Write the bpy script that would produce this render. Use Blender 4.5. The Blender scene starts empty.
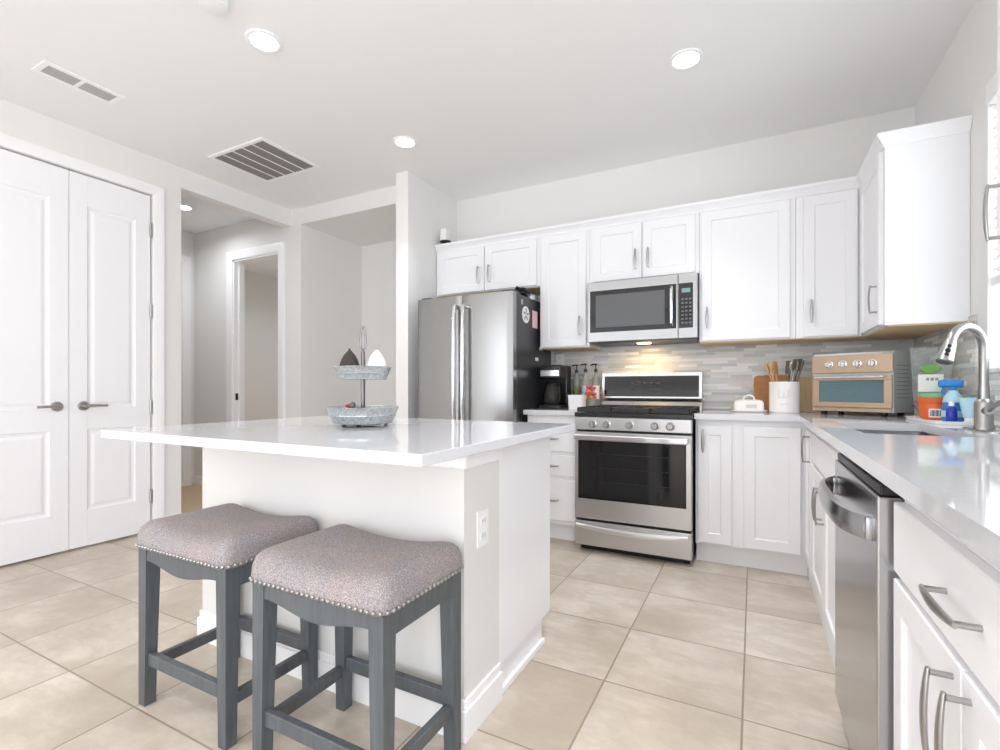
import bpy, bmesh, math, random
from mathutils import Vector, Matrix
random.seed(7)
D = bpy.data; S = bpy.context.scene; COL = S.collection
PI = math.pi

# ------------------------------------------------------------------ camera
cam_d = D.cameras.new('camera'); cam = D.objects.new('camera', cam_d); COL.objects.link(cam)
cam.location = (0, 0, 1.0737); cam.rotation_euler = (PI/2, 0, 0.4785)
cam_d.sensor_width = 36; cam_d.lens = 17.602; cam_d.shift_y = 0.0133; cam_d.clip_start = .02
S.camera = cam
# ------------------------------------------------------------------ world, lights, exposure
S.view_settings.view_transform = 'Standard'; S.view_settings.look = 'None'
S.view_settings.gamma = 1; S.view_settings.use_curve_mapping = False
S.view_settings.exposure = -0.33
S.cycles.diffuse_bounces = 8; S.cycles.max_bounces = 12
W = D.worlds.new('sky'); S.world = W; W.use_nodes = True
W.node_tree.nodes['Background'].inputs[0].default_value = (.93, .96, 1, 1)
W.node_tree.nodes['Background'].inputs[1].default_value = 2.2
def area(name, loc, rot, sx, sy, power, color=(1, 1, 1), shape='RECTANGLE'):
    l = D.lights.new(name, 'AREA'); l.shape = shape; l.size = sx
    if shape in ('RECTANGLE', 'ELLIPSE'): l.size_y = sy
    l.energy = power; l.color = color
    o = D.objects.new(name, l); COL.objects.link(o); o.location = loc; o.rotation_euler = rot
    return o
# daylight through the glazed rear wall and the kitchen window
area('rear_daylight', (-1.5, -4.35, 1.35), (PI/2, 0, 0), 4.6, 2.3, 24, (.90, .955, 1.04))
area('window_daylight', (1.12, 2.25, 1.75), (0, PI/2, 0), 1.1, .9, 14, (.94, .975, 1.02))
area('right_fill_light', (.93, -2.0, 1.35), (0, PI/2, 0), 2.2, 2.6, 118, (.90, .955, 1.04))  # added fill from an invented side opening, flattens the light on the left
area('left_fill_light', (-4.05, -3.15, 1.35), (0, -PI/2, 0), 2.2, 2.0, 84, (.90, .955, 1.04))  # second added side fill, evens out surfaces facing left

# ------------------------------------------------------------------ materials
def lin(c):
    r = []
    for v in c:
        v = v/255
        r.append(v/12.92 if v <= .04045 else ((v+.055)/1.055)**2.4)
    return (*r, 1)
def pm(name, col, rough=.5, metal=0, **kw):
    m = D.materials.new(name); m.use_nodes = True
    b = m.node_tree.nodes['Principled BSDF']
    b.inputs['Base Color'].default_value = lin(col); b.inputs['Roughness'].default_value = rough
    b.inputs['Metallic'].default_value = metal
    for k, v in kw.items(): b.inputs[k].default_value = v
    return m
class NT:
    def __init__(s, m): s.t = m.node_tree; s.b = s.t.nodes['Principled BSDF']
    def n(s, typ, **kw):
        x = s.t.nodes.new(typ)
        for k, v in kw.items(): setattr(x, k, v)
        return x
    def l(s, a, b): s.t.links.new(a, b)
    def math(s, op, a, b=None, c=None):
        x = s.n('ShaderNodeMath', operation=op)
        for i, v in enumerate((a, b, c)):
            if v is None: continue
            if isinstance(v, (int, float)): x.inputs[i].default_value = v
            else: s.l(v, x.inputs[i])
        return x.outputs[0]
    def ramp(s, fac, stops, interp='LINEAR'):
        r = s.n('ShaderNodeValToRGB'); cr = r.color_ramp; cr.interpolation = interp
        while len(cr.elements) < len(stops): cr.elements.new(.5)
        for e, (p, c) in zip(cr.elements, stops): e.position = p; e.color = lin(c)
        s.l(fac, r.inputs[0]); return r.outputs[0]
    def pos(s):
        g = s.n('ShaderNodeNewGeometry'); x = s.n('ShaderNodeSeparateXYZ'); s.l(g.outputs['Position'], x.inputs[0])
        return g.outputs['Position'], x.outputs
    def noise(s, vec, scale, detail=3, rough=.5, mapping=None):
        if mapping:
            mp = s.n('ShaderNodeMapping'); mp.inputs['Scale'].default_value = mapping; s.l(vec, mp.inputs[0]); vec = mp.outputs[0]
        n = s.n('ShaderNodeTexNoise'); n.inputs['Scale'].default_value = scale; n.inputs['Detail'].default_value = detail
        n.inputs['Roughness'].default_value = rough; s.l(vec, n.inputs['Vector']); return n
    def bump(s, h, strength, dist=.002):
        b = s.n('ShaderNodeBump'); b.inputs['Strength'].default_value = strength; b.inputs['Distance'].default_value = dist
        s.l(h, b.inputs['Height']); s.l(b.outputs[0], s.b.inputs['Normal'])
    def objco(s):
        t = s.n('ShaderNodeTexCoord'); return t.outputs['Object']
    def mixc(s, fac, a, b, mode='MIX'):
        m = s.n('ShaderNodeMix', data_type='RGBA', blend_type=mode)
        for sock, v in ((m.inputs['Factor'], fac), (m.inputs['A'], a), (m.inputs['B'], b)):
            if isinstance(v, (int, float)): sock.default_value = v
            elif isinstance(v, tuple): sock.default_value = v
            else: s.l(v, sock)
        return m.outputs['Result']

def paint(name, col, rough=.7, bump=.06):
    m = pm(name, col, rough); k = NT(m); p, _ = k.pos()
    k.bump(k.noise(p, 140, 2).outputs[0], bump, .001); return m
M = {}
M['wall'] = paint('wall_paint', (231, 230, 228))
M['ceiling'] = paint('ceiling_paint', (240, 240, 240))
M['trim'] = pm('trim_paint', (245, 245, 246), .35)
M['cab'] = pm('cabinet_paint', (240, 240, 242), .34)
M['door'] = pm('door_paint', (243, 243, 246), .38)
M['knee'] = paint('island_paint', (224, 222, 219))
M['black'] = pm('black_plastic', (18, 18, 20), .35)
M['blackgloss'] = pm('black_glass', (14, 14, 16), .06)
M['iron'] = pm('cast_iron', (30, 30, 32), .5)
M['chrome'] = pm('chrome', (225, 225, 228), .12, 1)
M['nickel'] = pm('brushed_nickel', (176, 174, 172), .28, 1)
M['nickelbright'] = pm('satin_steel', (222, 221, 220), .3, 1)
M['darknickel'] = pm('dark_nickel', (120, 118, 116), .3, 1)
M['white'] = pm('white_ceramic', (244, 243, 241), .22)
M['whiteplastic'] = pm('white_plastic', (240, 240, 240), .4)
M['gasket'] = pm('dark_gap', (40, 40, 42), .8)
M['fridgeside'] = pm('fridge_side', (62, 64, 68), .32, .3)
M['ventgrey'] = pm('vent_shadow', (150, 148, 145), .8)
M['grilledark'] = pm('grille_filter', (120, 117, 113), .85)
M['pink'] = pm('pink_paper', (246, 200, 208), .7)
M['blue'] = pm('blue_plastic', (36, 128, 200), .25)
M['cobalt'] = pm('cobalt_liquid', (22, 52, 165), .15)
M['orange'] = pm('orange_plastic', (232, 108, 52), .35)
M['green'] = pm('green_plastic', (128, 190, 140), .4)
M['leaf'] = pm('leaf_green', (120, 175, 90), .5)
M['paleblue'] = pm('pale_blue_plastic', (176, 214, 226), .3)
M['brownjar'] = pm('brown_label', (110, 92, 84), .5)
M['copper'] = pm('champagne_metal', (188, 164, 140), .3, .6)
M['silver'] = pm('silver_panel', (206, 212, 216), .45)
M['red'] = pm('red_plastic', (190, 40, 45), .4)
M['hallfloor'] = pm('hall_floor_tan', (205, 178, 148), .9)  # even tan colour of the hallway floor
M['utensil'] = pm('grey_utensil', (120, 112, 108), .4, .4)
M['pinkflower'] = pm('pink_petal', (226, 92, 128), .6)
M['orangeflower'] = pm('orange_petal', (240, 150, 80), .6)

def steel(name, col, rough, axis, scale=1.0):
    m = pm(name, col, rough, 1); k = NT(m); p, _ = k.pos()
    mp = {'x': (2, 90, 260), 'z': (260, 260, 1.5), 'y': (260, 2, 260)}[axis]
    n = k.noise(p, 3, 3, .6, mp)
    k.l(k.math('MULTIPLY_ADD', n.outputs[0], .14*scale, rough-.07*scale), k.b.inputs['Roughness'])
    k.bump(n.outputs[0], .012, .0004)
    return m
M['steel'] = steel('stainless_steel', (200, 199, 198), .3, 'x', .5)
M['steelv'] = steel('stainless_steel_door', (156, 155, 154), .25, 'z', .7)
M['steelm'] = steel('stainless_microwave', (172, 172, 172), .3, 'x', .5)
M['steely'] = steel('stainless_steel_side_run', (180, 180, 181), .22, 'y', .6)
M['sinksteel'] = pm('sink_steel', (170, 170, 172), .3, 1)

def quartz():
    m = pm('white_quartz', (212, 212, 215), .05); k = NT(m); p, _ = k.pos()
    n = k.noise(p, 60, 4)
    k.l(k.ramp(n.outputs[0], [(.3, (211, 211, 214)), (.6, (214, 214, 217))]), k.b.inputs['Base Color'])
    return m
M['quartz'] = quartz()

def tile():
    m = pm('floor_tile', (205, 190, 172), .3); k = NT(m); p, o = k.pos()
    fx = k.math('DIVIDE', k.math('ADD', o[0], .487), .4547); fy = k.math('DIVIDE', k.math('ADD', o[1], -1.333), .437)
    ix, iy = k.math('FLOOR', fx), k.math('FLOOR', fy)
    def edge(f, pitch):
        fr = k.math('FRACT', f); d = k.math('MINIMUM', fr, k.math('SUBTRACT', 1, fr)); return k.math('MULTIPLY', d, pitch)
    d = k.math('MINIMUM', edge(fx, .4547), edge(fy, .437))
    g = k.n('ShaderNodeMapRange'); g.inputs['From Min'].default_value = .0022; g.inputs['From Max'].default_value = .0042
    k.l(d, g.inputs['Value'])
    cmb = k.n('ShaderNodeCombineXYZ'); k.l(ix, cmb.inputs[0]); k.l(iy, cmb.inputs[1])
    wn = k.n('ShaderNodeTexWhiteNoise', noise_dimensions='2D'); k.l(cmb.outputs[0], wn.inputs['Vector'])
    off = k.n('ShaderNodeVectorMath', operation='MULTIPLY_ADD'); off.inputs[1].default_value = (7, 7, 7)
    k.l(wn.outputs['Color'], off.inputs[0]); k.l(p, off.inputs[2])
    n1 = k.noise(off.outputs[0], 2.2, 5, .6); n2 = k.noise(off.outputs[0], 22, 4)
    sm = k.n('ShaderNodeMapRange', interpolation_type='SMOOTHSTEP'); sm.inputs['From Min'].default_value = .3; sm.inputs['From Max'].default_value = .7
    k.l(n1.outputs[0], sm.inputs['Value'])
    base = k.mixc(sm.outputs[0], lin((185, 171, 154)), lin((223, 213, 200)))
    n3 = k.noise(off.outputs[0], 3.2, 5, .65, (1, 2.4, 1))
    vein = k.math('SUBTRACT', 1, k.math('MULTIPLY', k.math('ABSOLUTE', k.math('SUBTRACT', n3.outputs[0], .5)), 9))
    base = k.mixc(k.math('MULTIPLY', k.math('MAXIMUM', vein, 0), .38), base, lin((176, 162, 146)))
    c2 = k.mixc(k.math('MULTIPLY', n2.outputs[0], .22), base, lin((194, 182, 168)))
    tint = k.ramp(wn.outputs[0], [(0, (243, 241, 240)), (1, (255, 255, 255))])
    c3 = k.mixc(1, c2, tint, 'MULTIPLY')
    k.l(k.mixc(g.outputs[0], lin((150, 136, 120)), c3), k.b.inputs['Base Color'])
    k.b.inputs['Roughness'].default_value = .32
    k.bump(g.outputs[0], .5, .0015)
    return m
M['tile'] = tile()

def mosaic():
    m = pm('glass_mosaic', (200, 200, 200), .15); k = NT(m); p, o = k.pos()
    along = k.math('ADD', o[0], o[1])
    row = k.math('FLOOR', k.math('DIVIDE', o[2], .0205))
    r1 = k.n('ShaderNodeTexWhiteNoise', noise_dimensions='1D'); k.l(row, r1.inputs['W'])
    r2 = k.n('ShaderNodeTexWhiteNoise', noise_dimensions='1D'); k.l(k.math('ADD', row, 31.7), r2.inputs['W'])
    wid = k.math('MULTIPLY_ADD', r1.outputs[0], .16, .12)
    f = k.math('DIVIDE', k.math('ADD', along, k.math('MULTIPLY', r2.outputs[0], 3)), wid)
    cmb = k.n('ShaderNodeCombineXYZ'); k.l(k.math('FLOOR', f), cmb.inputs[0]); k.l(row, cmb.inputs[1])
    wn = k.n('ShaderNodeTexWhiteNoise', noise_dimensions='2D'); k.l(cmb.outputs[0], wn.inputs['Vector'])
    col = k.ramp(wn.outputs[0], [(0, (172, 180, 182)), (.12, (208, 210, 208)), (.3, (190, 196, 198)), (.42, (214, 212, 208)), (.55, (198, 195, 190)), (.66, (222, 226, 226)), (.8, (206, 212, 214)), (.9, (240, 242, 242))], 'CONSTANT')
    st = k.noise(p, 30, 4, .6, (1, 1, 7))
    col = k.mixc(k.math('MULTIPLY', st.outputs[0], .35), col, lin((200, 196, 190)))
    fr = k.math('FRACT', f); dx = k.math('MULTIPLY', k.math('MINIMUM', fr, k.math('SUBTRACT', 1, fr)), wid)
    fz = k.math('FRACT', k.math('DIVIDE', o[2], .0205)); dz = k.math('MULTIPLY', k.math('MINIMUM', fz, k.math('SUBTRACT', 1, fz)), .0205)
    g = k.math('GREATER_THAN', k.math('MINIMUM', dx, dz), .0009)
    k.l(k.mixc(g, lin((205, 203, 199)), col), k.b.inputs['Base Color'])
    k.l(k.math('MULTIPLY_ADD', wn.outputs[0], .35, .08), k.b.inputs['Roughness'])
    k.bump(g, .4, .001)
    return m
M['mosaic'] = mosaic()

def wood(name, c1, c2, sc=(40, 6, 6), rough=.45):
    m = pm(name, c1, rough); k = NT(m); n = k.noise(k.objco(), 2, 5, .6, sc)
    k.l(k.ramp(n.outputs[0], [(.3, c1), (.7, c2)]), k.b.inputs['Base Color']); return m
M['birch'] = wood('cabinet_underside', (214, 182, 138), (228, 200, 160), (3, 30, 3))
M['board'] = wood('brown_board_wood', (172, 116, 66), (196, 142, 88), (6, 6, 40))
M['bamboo'] = wood('bamboo_wood', (214, 186, 146), (228, 204, 166), (40, 6, 4))
M['spoonwood'] = wood('spoon_wood', (206, 156, 98), (222, 178, 120), (10, 10, 60))
M['stool'] = wood('grey_stool_wood', (74, 79, 82), (92, 97, 100), (30, 30, 3), .42)

def fabric():
    m = pm('tweed_fabric', (165, 155, 155), .95); k = NT(m); p = k.objco()
    n = k.noise(p, 330, 3, .75); n2 = k.noise(p, 9, 3)
    c = k.ramp(n.outputs[0], [(.34, (118, 114, 117)), (.5, (168, 161, 160)), (.66, (206, 201, 198))])
    t = k.ramp(n2.outputs[0], [(.38, (202, 202, 212)), (.62, (222, 208, 203))])
    k.l(k.mixc(.55, c, k.mixc(1, c, t, 'MULTIPLY')), k.b.inputs['Base Color'])
    k.bump(n.outputs[0], .6, .002); return m
M['fabric'] = fabric()

def galv():
    m = pm('galvanised_metal', (186, 190, 192), .38, .85); k = NT(m)
    v = k.n('ShaderNodeTexVoronoi'); v.inputs['Scale'].default_value = 170; k.l(k.objco(), v.inputs['Vector'])
    k.l(k.ramp(v.outputs['Color'], [(.2, (172, 177, 178)), (.8, (206, 210, 211))]), k.b.inputs['Base Color']); return m
M['galv'] = galv()

def glassmat(name, tint, alpha, rough=.03):
    m = D.materials.new(name); m.use_nodes = True; t = m.node_tree; t.nodes.clear()
    out = t.nodes.new('ShaderNodeOutputMaterial'); mix = t.nodes.new('ShaderNodeMixShader')
    tr = t.nodes.new('ShaderNodeBsdfTransparent'); gl = t.nodes.new('ShaderNodeBsdfPrincipled')
    tr.inputs[0].default_value = lin(tint); gl.inputs['Base Color'].default_value = lin(tint); gl.inputs['Roughness'].default_value = rough
    mix.inputs[0].default_value = alpha
    t.links.new(tr.outputs[0], mix.inputs[1]); t.links.new(gl.outputs[0], mix.inputs[2]); t.links.new(mix.outputs[0], out.inputs[0])
    return m
M['pane'] = glassmat('window_glass', (250, 252, 252), .06)
M['clear'] = glassmat('clear_plastic', (246, 250, 250), .16, .12)
M['bottle'] = glassmat('bottle_glass', (222, 224, 220), .35, .05)
M['ovenglass'] = glassmat('toaster_glass', (186, 208, 212), .22, .06)
M['carafe'] = glassmat('carafe_glass', (100, 98, 96), .35, .03)
def emit(name, col, s):
    m = pm(name, (255, 255, 255), .5); b = m.node_tree.nodes['Principled BSDF']
    b.inputs['Emission Color'].default_value = lin(col); b.inputs['Emission Strength'].default_value = s; return m
M['lens'] = emit('lamp_lens', (255, 252, 246), 14)
M['lcd'] = emit('display_lcd', (150, 190, 190), .12)
M['lcd'].node_tree.nodes['Principled BSDF'].inputs['Base Color'].default_value = lin((120, 150, 150))
M['hoodlens'] = emit('hood_lamp_lens', (255, 206, 140), 14)

# ------------------------------------------------------------------ mesh helpers
class B:
    def __init__(s): s.bm = bmesh.new(); s.smooth = False
    def add(s, verts, faces, mtx=None):
        vs = [s.bm.verts.new((mtx @ Vector(v)) if mtx else v) for v in verts]
        for f in faces:
            try: s.bm.faces.new([vs[i] for i in f])
            except ValueError: pass
        return s
    def box(s, x0, x1, y0, y1, z0, z1, bev=0, mtx=None, seg=2):
        t = bmesh.new(); bmesh.ops.create_cube(t, size=1)
        for v in t.verts: v.co = Vector(((x0+x1)/2+v.co.x*(x1-x0), (y0+y1)/2+v.co.y*(y1-y0), (z0+z1)/2+v.co.z*(z1-z0)))
        if bev: bmesh.ops.bevel(t, geom=t.edges[:], offset=min(bev, .45*min(abs(x1-x0), abs(y1-y0), abs(z1-z0))), segments=seg, affect='EDGES', profile=.5)
        s.merge(t, mtx); return s
    def merge(s, t, mtx=None):
        t.verts.index_update()
        s.add([v.co.copy() for v in t.verts], [[v.index for v in f.verts] for f in t.faces], mtx); t.free()
    def loft(s, loops, cap0=True, cap1=True, mtx=None, closed=True):
        n = len(loops[0]); V = [p for L in loops for p in L]; F = []
        for i in range(len(loops)-1):
            for j in range(n if closed else n-1):
                a, b = i*n+j, i*n+(j+1) % n
                F.append((a, b, b+n, a+n))
        if cap0: F.append(tuple(range(n-1, -1, -1)))
        if cap1: F.append(tuple((len(loops)-1)*n+j for j in range(n)))
        return s.add(V, F, mtx)
    def lathe(s, prof, c=(0, 0, 0), seg=32, mtx=None, cap0=True, cap1=True):
        s.smooth = True
        return s.loft([[(c[0]+r*math.cos(2*PI*j/seg), c[1]+r*math.sin(2*PI*j/seg), c[2]+z) for j in range(seg)] for r, z in prof], cap0, cap1, mtx)
    def tube(s, pts, r, seg=10, mtx=None, cap=True):
        s.smooth = True
        pts = [Vector(p) for p in pts]; R = r if isinstance(r, (list, tuple)) else [r]*len(pts)
        up = None; loops = []
        for i, p in enumerate(pts):
            t = (pts[min(i+1, len(pts)-1)]-pts[max(i-1, 0)]).normalized()
            if up is None: up = t.orthogonal().normalized()
            up = (up-t*up.dot(t)); up = up.normalized() if up.length > 1e-6 else t.orthogonal().normalized()
            w = t.cross(up)
            loops.append([tuple(p+(up*math.cos(2*PI*j/seg)+w*math.sin(2*PI*j/seg))*R[i]) for j in range(seg)])
        return s.loft(loops, cap, cap, mtx)
    def cyl(s, p0, p1, r, seg=20, mtx=None): return s.tube([p0, p1], r, seg, mtx)
    def prism(s, poly, axis, a0, a1, mtx=None):      # polygon in the two other axes, extruded along axis
        def put(p, a):
            return {'x': (a, p[0], p[1]), 'y': (p[0], a, p[1]), 'z': (p[0], p[1], a)}[axis]
        return s.loft([[put(p, a0) for p in poly], [put(p, a1) for p in poly]], True, True, mtx)
    def sphere(s, c, r, sc=(1, 1, 1), seg=16, mtx=None):
        s.smooth = True
        t = bmesh.new(); bmesh.ops.create_uvsphere(t, u_segments=seg, v_segments=max(6, seg//2), radius=r)
        for v in t.verts: v.co = Vector((c[0]+v.co.x*sc[0], c[1]+v.co.y*sc[1], c[2]+v.co.z*sc[2]))
        s.merge(t, mtx); return s
OFF = {}
def root_of(o):
    while o.parent: o = o.parent
    return o
def obj(name, b, mat, parent=None, smooth=None, angle=40):
    bm = b.bm
    bmesh.ops.recalc_face_normals(bm, faces=bm.faces[:])
    if parent is not None:
        bm.transform(Matrix.Translation(-Vector(OFF.get(root_of(parent).name, (0, 0, 0)))))
    sm = b.smooth if smooth is None else smooth
    if sm:
        for f in bm.faces: f.smooth = True
        for e in bm.edges:
            if len(e.link_faces) == 2 and e.calc_face_angle(0) > math.radians(angle): e.smooth = False
    me = D.meshes.new(name); bm.to_mesh(me); bm.free()
    me.materials.append(M[mat] if isinstance(mat, str) else mat)
    o = D.objects.new(name, me); COL.objects.link(o)
    if parent is not None: o.parent = parent
    return o
def thing(name, label, cat, loc=(0, 0, 0), group=None):
    o = D.objects.new(name, None); COL.objects.link(o); o.empty_display_size = .05
    o.location = loc; OFF[o.name] = tuple(loc); o['label'] = label; o['category'] = cat
    if group: o['group'] = group
    return o
def tag(o, label, cat, group=None):
    o['label'] = label; o['category'] = cat
    if group: o['group'] = group
    return o
def struct(name, b, mat, label=None, cat=None, parent=None):
    o = obj(name, b, mat, parent)
    if parent is None:
        o['kind'] = 'structure'
        if label: o['label'] = label; o['category'] = cat
    return o
def copy_tree(o, parent=None):
    c = o.copy(); COL.objects.link(c)
    if parent is not None: c.parent = parent
    for ch in [x for x in D.objects if x.parent == o]: copy_tree(ch, c)
    return c
T = Matrix.Translation
def RZ(a): return Matrix.Rotation(a, 4, 'Z')
def back(x, y, z): return T((x, y, z))                     # local x -> +X, faces -Y
def right(x, y, z): return T((x, y, z)) @ RZ(-PI/2)        # local x -> -Y, faces -X
def left(x, y, z): return T((x, y, z)) @ RZ(PI/2)          # local x -> +Y, faces +X

# ------------------------------------------------------------------ room shell
YB, XR, CE, LX, YC = 3.83, .877, 2.80, -3.98, 3.28
RY = -4.4
struct('floor', B().box(LX-.06, XR+.12, RY, 5.2, -.06, 0), 'tile', 'beige square floor tiles with thin brown grout', 'floor')
struct('floor_hall', B().box(-7, LX-.06, RY, 6.2, -.06, 0), 'hallfloor', 'tan floor of the hallway past the white double doors', 'floor')
struct('ceiling', B().box(-7, XR+.12, RY, 6.2, CE, CE+.08), 'ceiling', 'smooth off-white ceiling with recessed lights', 'ceiling')
struct('wall_back', B().box(-2.435, XR+.12, YB, YB+.12, 0, CE), 'wall', 'pale wall above the white upper cabinets', 'wall')
WY0, WY1, WZ0, WZ1 = 1.72, 2.78, 1.15, 2.36          # kitchen window opening
b = B()
b.box(XR, XR+.12, WY1, YB, 0, CE); b.box(XR, XR+.12, -.6, WY0, 0, CE); b.box(XR, XR+.12, RY, -3.4, 0, CE); b.box(XR, XR+.12, -3.4, -.6, 2.5, CE); b.box(XR, XR+.12, -3.4, -.6, 0, .2)  # opening behind the camera is invented for the right side fill
b.box(XR, XR+.12, WY0, WY1, 0, WZ0); b.box(XR, XR+.12, WY0, WY1, WZ1, CE)
struct('wall_right', b, 'wall', 'pale right wall around the bright window', 'wall')
DY0, DY1, DZ = 1.058, 2.035, 2.505                   # double door opening in left wall
b = B()
b.box(LX-.12, LX, -2.1, DY0-.01, 0, CE); b.box(LX-.12, LX, RY, -4.2, 0, CE); b.box(LX-.12, LX, -4.2, -2.1, 2.5, CE); b.box(LX-.12, LX, -4.2, -2.1, 0, .2); b.box(LX-.12, LX, DY1+.01, 2.25, 0, CE); b.box(LX-.12, LX, DY0-.01, DY1+.01, DZ+.01, CE)  # hole behind the camera is made up to admit the left side fill
b.box(LX-.12, LX, 2.25, YC, 2.645, CE)
struct('wall_left', b, 'wall', 'pale left wall with the white double doors and hallway header', 'wall')
struct('wall_closet', B().box(LX-.75, LX-.7, DY0-.2, DY1+.2, 0, CE), 'wall')
# hall wall with the open doorway
OX0, OX1, OZ = -4.87, -4.16, 2.42
b = B()
b.box(-6.2, OX0, YC, YC+.12, 0, CE); b.box(OX1, -3.85, YC, YC+.12, 0, CE); b.box(OX0, OX1, YC, YC+.12, OZ, CE)
struct('wall_hall', b, 'wall', 'pale hallway wall with the open doorway to a dim room', 'wall')
struct('wall_hall_end', B().box(-5.68, -5.56, .4, YC, 0, CE), 'wall', 'pale end wall of the hallway', 'wall')
struct('wall_hall_near', B().box(-5.56, LX-.12, .4, .5, 0, CE), 'wall')
b = B(); b.box(-3.98, -3.85, YC+.12, 4.1, 0, CE); b.box(-3.98, -2.435, 4.1, 4.2, 0, CE)
struct('wall_alcove', b, 'wall', 'pale recessed alcove beside the refrigerator wall', 'wall')
b = B(); b.box(-3.85, -2.556, YC, YC+.12, 2.645, CE); b.box(-3.85, -2.556, YC+.12, 4.1, 2.645, 2.70)
struct('wall_header', b, 'wall', 'dropped header over the alcove opening', 'wall')
struct('wall_fridge', B().box(-2.556, -2.435, 3.109, 4.1, 0, CE), 'wall', 'white stub wall left of the refrigerator', 'wall')
# dim room behind the doorway
b = B(); b.box(-6.6, -3.98, 5.3, 5.4, 0, CE); b.box(-6.7, -6.6, YC+.12, 5.4, 0, CE); b.box(-3.99, -3.98, 4.2, 5.3, 0, CE)
struct('wall_far_room', b, 'wall', 'dim taupe wall of the room beyond the hallway doorway', 'wall')
# rear of the room (behind the camera): glazed opening
b = B()
b.box(-4.1, -3.7, RY-.12, RY, 0, CE); b.box(.7, XR+.12, RY-.12, RY, 0, CE); b.box(-3.7, .7, RY-.12, RY, 2.45, CE); b.box(-3.7, .7, RY-.12, RY, 0, .2)
struct('wall_rear', b, 'wall')

# door casings / trim
def casing(b, mtx, w, h, cw=.075, t=.018, sill=False):
    prof = [(0, 0), (0, -t*.7), (.006, -t*.85), (.02, -t), (cw-.022, -t-.004), (cw-.006, -t-.004), (cw, -t-.001), (cw, 0)]
    loops = []
    for x, z, sx, sz in ((0, 0, -1, 0), (0, h, -1, 1), (w, h, 1, 1), (w, 0, 1, 0)):
        loops.append([(x+sx*a, y, z+sz*a) for a, y in prof])
    b.loft(loops, True, True, mtx)
b = B(); casing(b, left(LX, DY0-.01, 0), DY1-DY0+.02, DZ+.012)
struct('trim_1', b, 'trim', 'white casing around the double doors', 'door trim')
b = B(); casing(b, back(OX0, YC, 0), OX1-OX0, OZ, .09)
b.box(OX0, OX0+.015, YC, YC+.12, 0, OZ); b.box(OX1-.015, OX1, YC, YC+.12, 0, OZ); b.box(OX0, OX1, YC, YC+.12, OZ-.015, OZ)
b.box(OX0+.015, OX0+.03, YC+.05, YC+.075, 0, OZ-.015)
struct('trim_2', b, 'trim', 'white casing around the open hallway doorway', 'door trim')
obj('strike_plate', B().box(OX0+.0145, OX0+.017, YC+.015, YC+.045, .95, 1.02), 'black', D.objects['trim_2'])
b = B(); casing(b, left(-5.56, 2.3, 0), .85, 2.44, .09)
struct('trim_3', b, 'trim', 'white casing on the hallway end wall', 'door trim')
b = B(); b.box(-5.56, -5.545, .52, 2.2, 0, .1, .003); b.box(-5.56, OX0-.1, YC-.014, YC, 0, .1, .003); b.box(OX1+.1, -3.85, YC-.014, YC, 0, .1, .003)
struct('baseboard_hall', b, 'trim')
b = B(); b.box(LX, LX+.014, -2.1, DY0-.09, 0, .1, .003); b.box(LX, LX+.014, DY1+.09, 2.25, 0, .1, .003)
struct('baseboard_left', b, 'trim')
b = B(); b.box(-3.85, -2.556, 4.086, 4.1, 0, .1, .003); b.box(-3.85, -3.836, YC+.12, 4.086, 0, .1, .003)
struct('baseboard_alcove', b, 'trim')

# panel doors
def panel_door(name, mtx_fn, w, h, lever_x, lever_dir, hinge_x, label, t=.035):
    st = .098; rails = [(0, .24), (.785, .925), (h-.205, h)]
    b = B(); m = mtx_fn
    b.box(0, st, 0, t, 0, h, .002, m); b.box(w-st, w, 0, t, 0, h, .002, m)
    for z0, z1 in rails: b.box(st, w-st, 0, t, z0, z1, 0, m)
    for z0, z1 in ((.24, .785), (.925, h-.205)):
        lp = []
        for ins, y in ((0, 0), (.006, .0085), (.017, .011), (.022, .011), (.04, .0045), (.044, .004)):
            lp.append([(st+ins, y, z0+ins), (w-st-ins, y, z0+ins), (w-st-ins, y, z1-ins), (st+ins, y, z1-ins)])
        b.loft(lp, False, True, m)
        b.box(st, w-st, t-.006, t, z0, z1, 0, m)
    o = struct(name, b, 'door', label, 'door')
    b = B(); zc = .942
    b.tube([m @ Vector((lever_x, 0, zc)), m @ Vector((lever_x, -.006, zc)), m @ Vector((lever_x, -.012, zc))], [.032, .032, .027], 24)
    b.cyl(m @ Vector((lever_x, -.01, zc)), m @ Vector((lever_x, -.055, zc)), .011)
    pts = [m @ Vector((lever_x+lever_dir*d, -.052-.004*math.sin(d*20), zc+.002*math.sin(d*30))) for d in (-.008, .03, .06, .09, .115)]
    b.tube(pts, [.0105, .010, .009, .008, .0085], 12)
    obj('lever_handle', b, 'nickel', o)
    for z in (.256, .92, 1.633, 2.235):
        b = B(); b.cyl(m @ Vector((hinge_x, -.008, z-.05)), m @ Vector((hinge_x, -.008, z+.05)), .008, 10)
        b.box(min(hinge_x, hinge_x+.002), max(hinge_x, hinge_x+.002)+.006, -.004, .001, z-.048, z+.048, 0, m)
        obj('hinge', b, 'nickel', o)
    return o
LW = (DY1-DY0)/2
panel_door('door_1', left(LX-.008, DY0+.002, .014), LW-.004, DZ-.014, LW-.066, -1, -.002, 'white panel door leaf with lever, left leaf of the pair')
panel_door('door_2', left(LX-.008, DY0+LW+.002, .014), LW-.004, DZ-.014, .075, 1, LW-.004, 'white panel door leaf next to the hallway, right leaf of the pair')
b = B(); m = left(-5.565, 2.3, .01)
b.box(0, .85, 0, .035, 0, 2.42, .002, m)
struct('door_3', b, 'door', 'white door at the end of the hallway', 'door')

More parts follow.
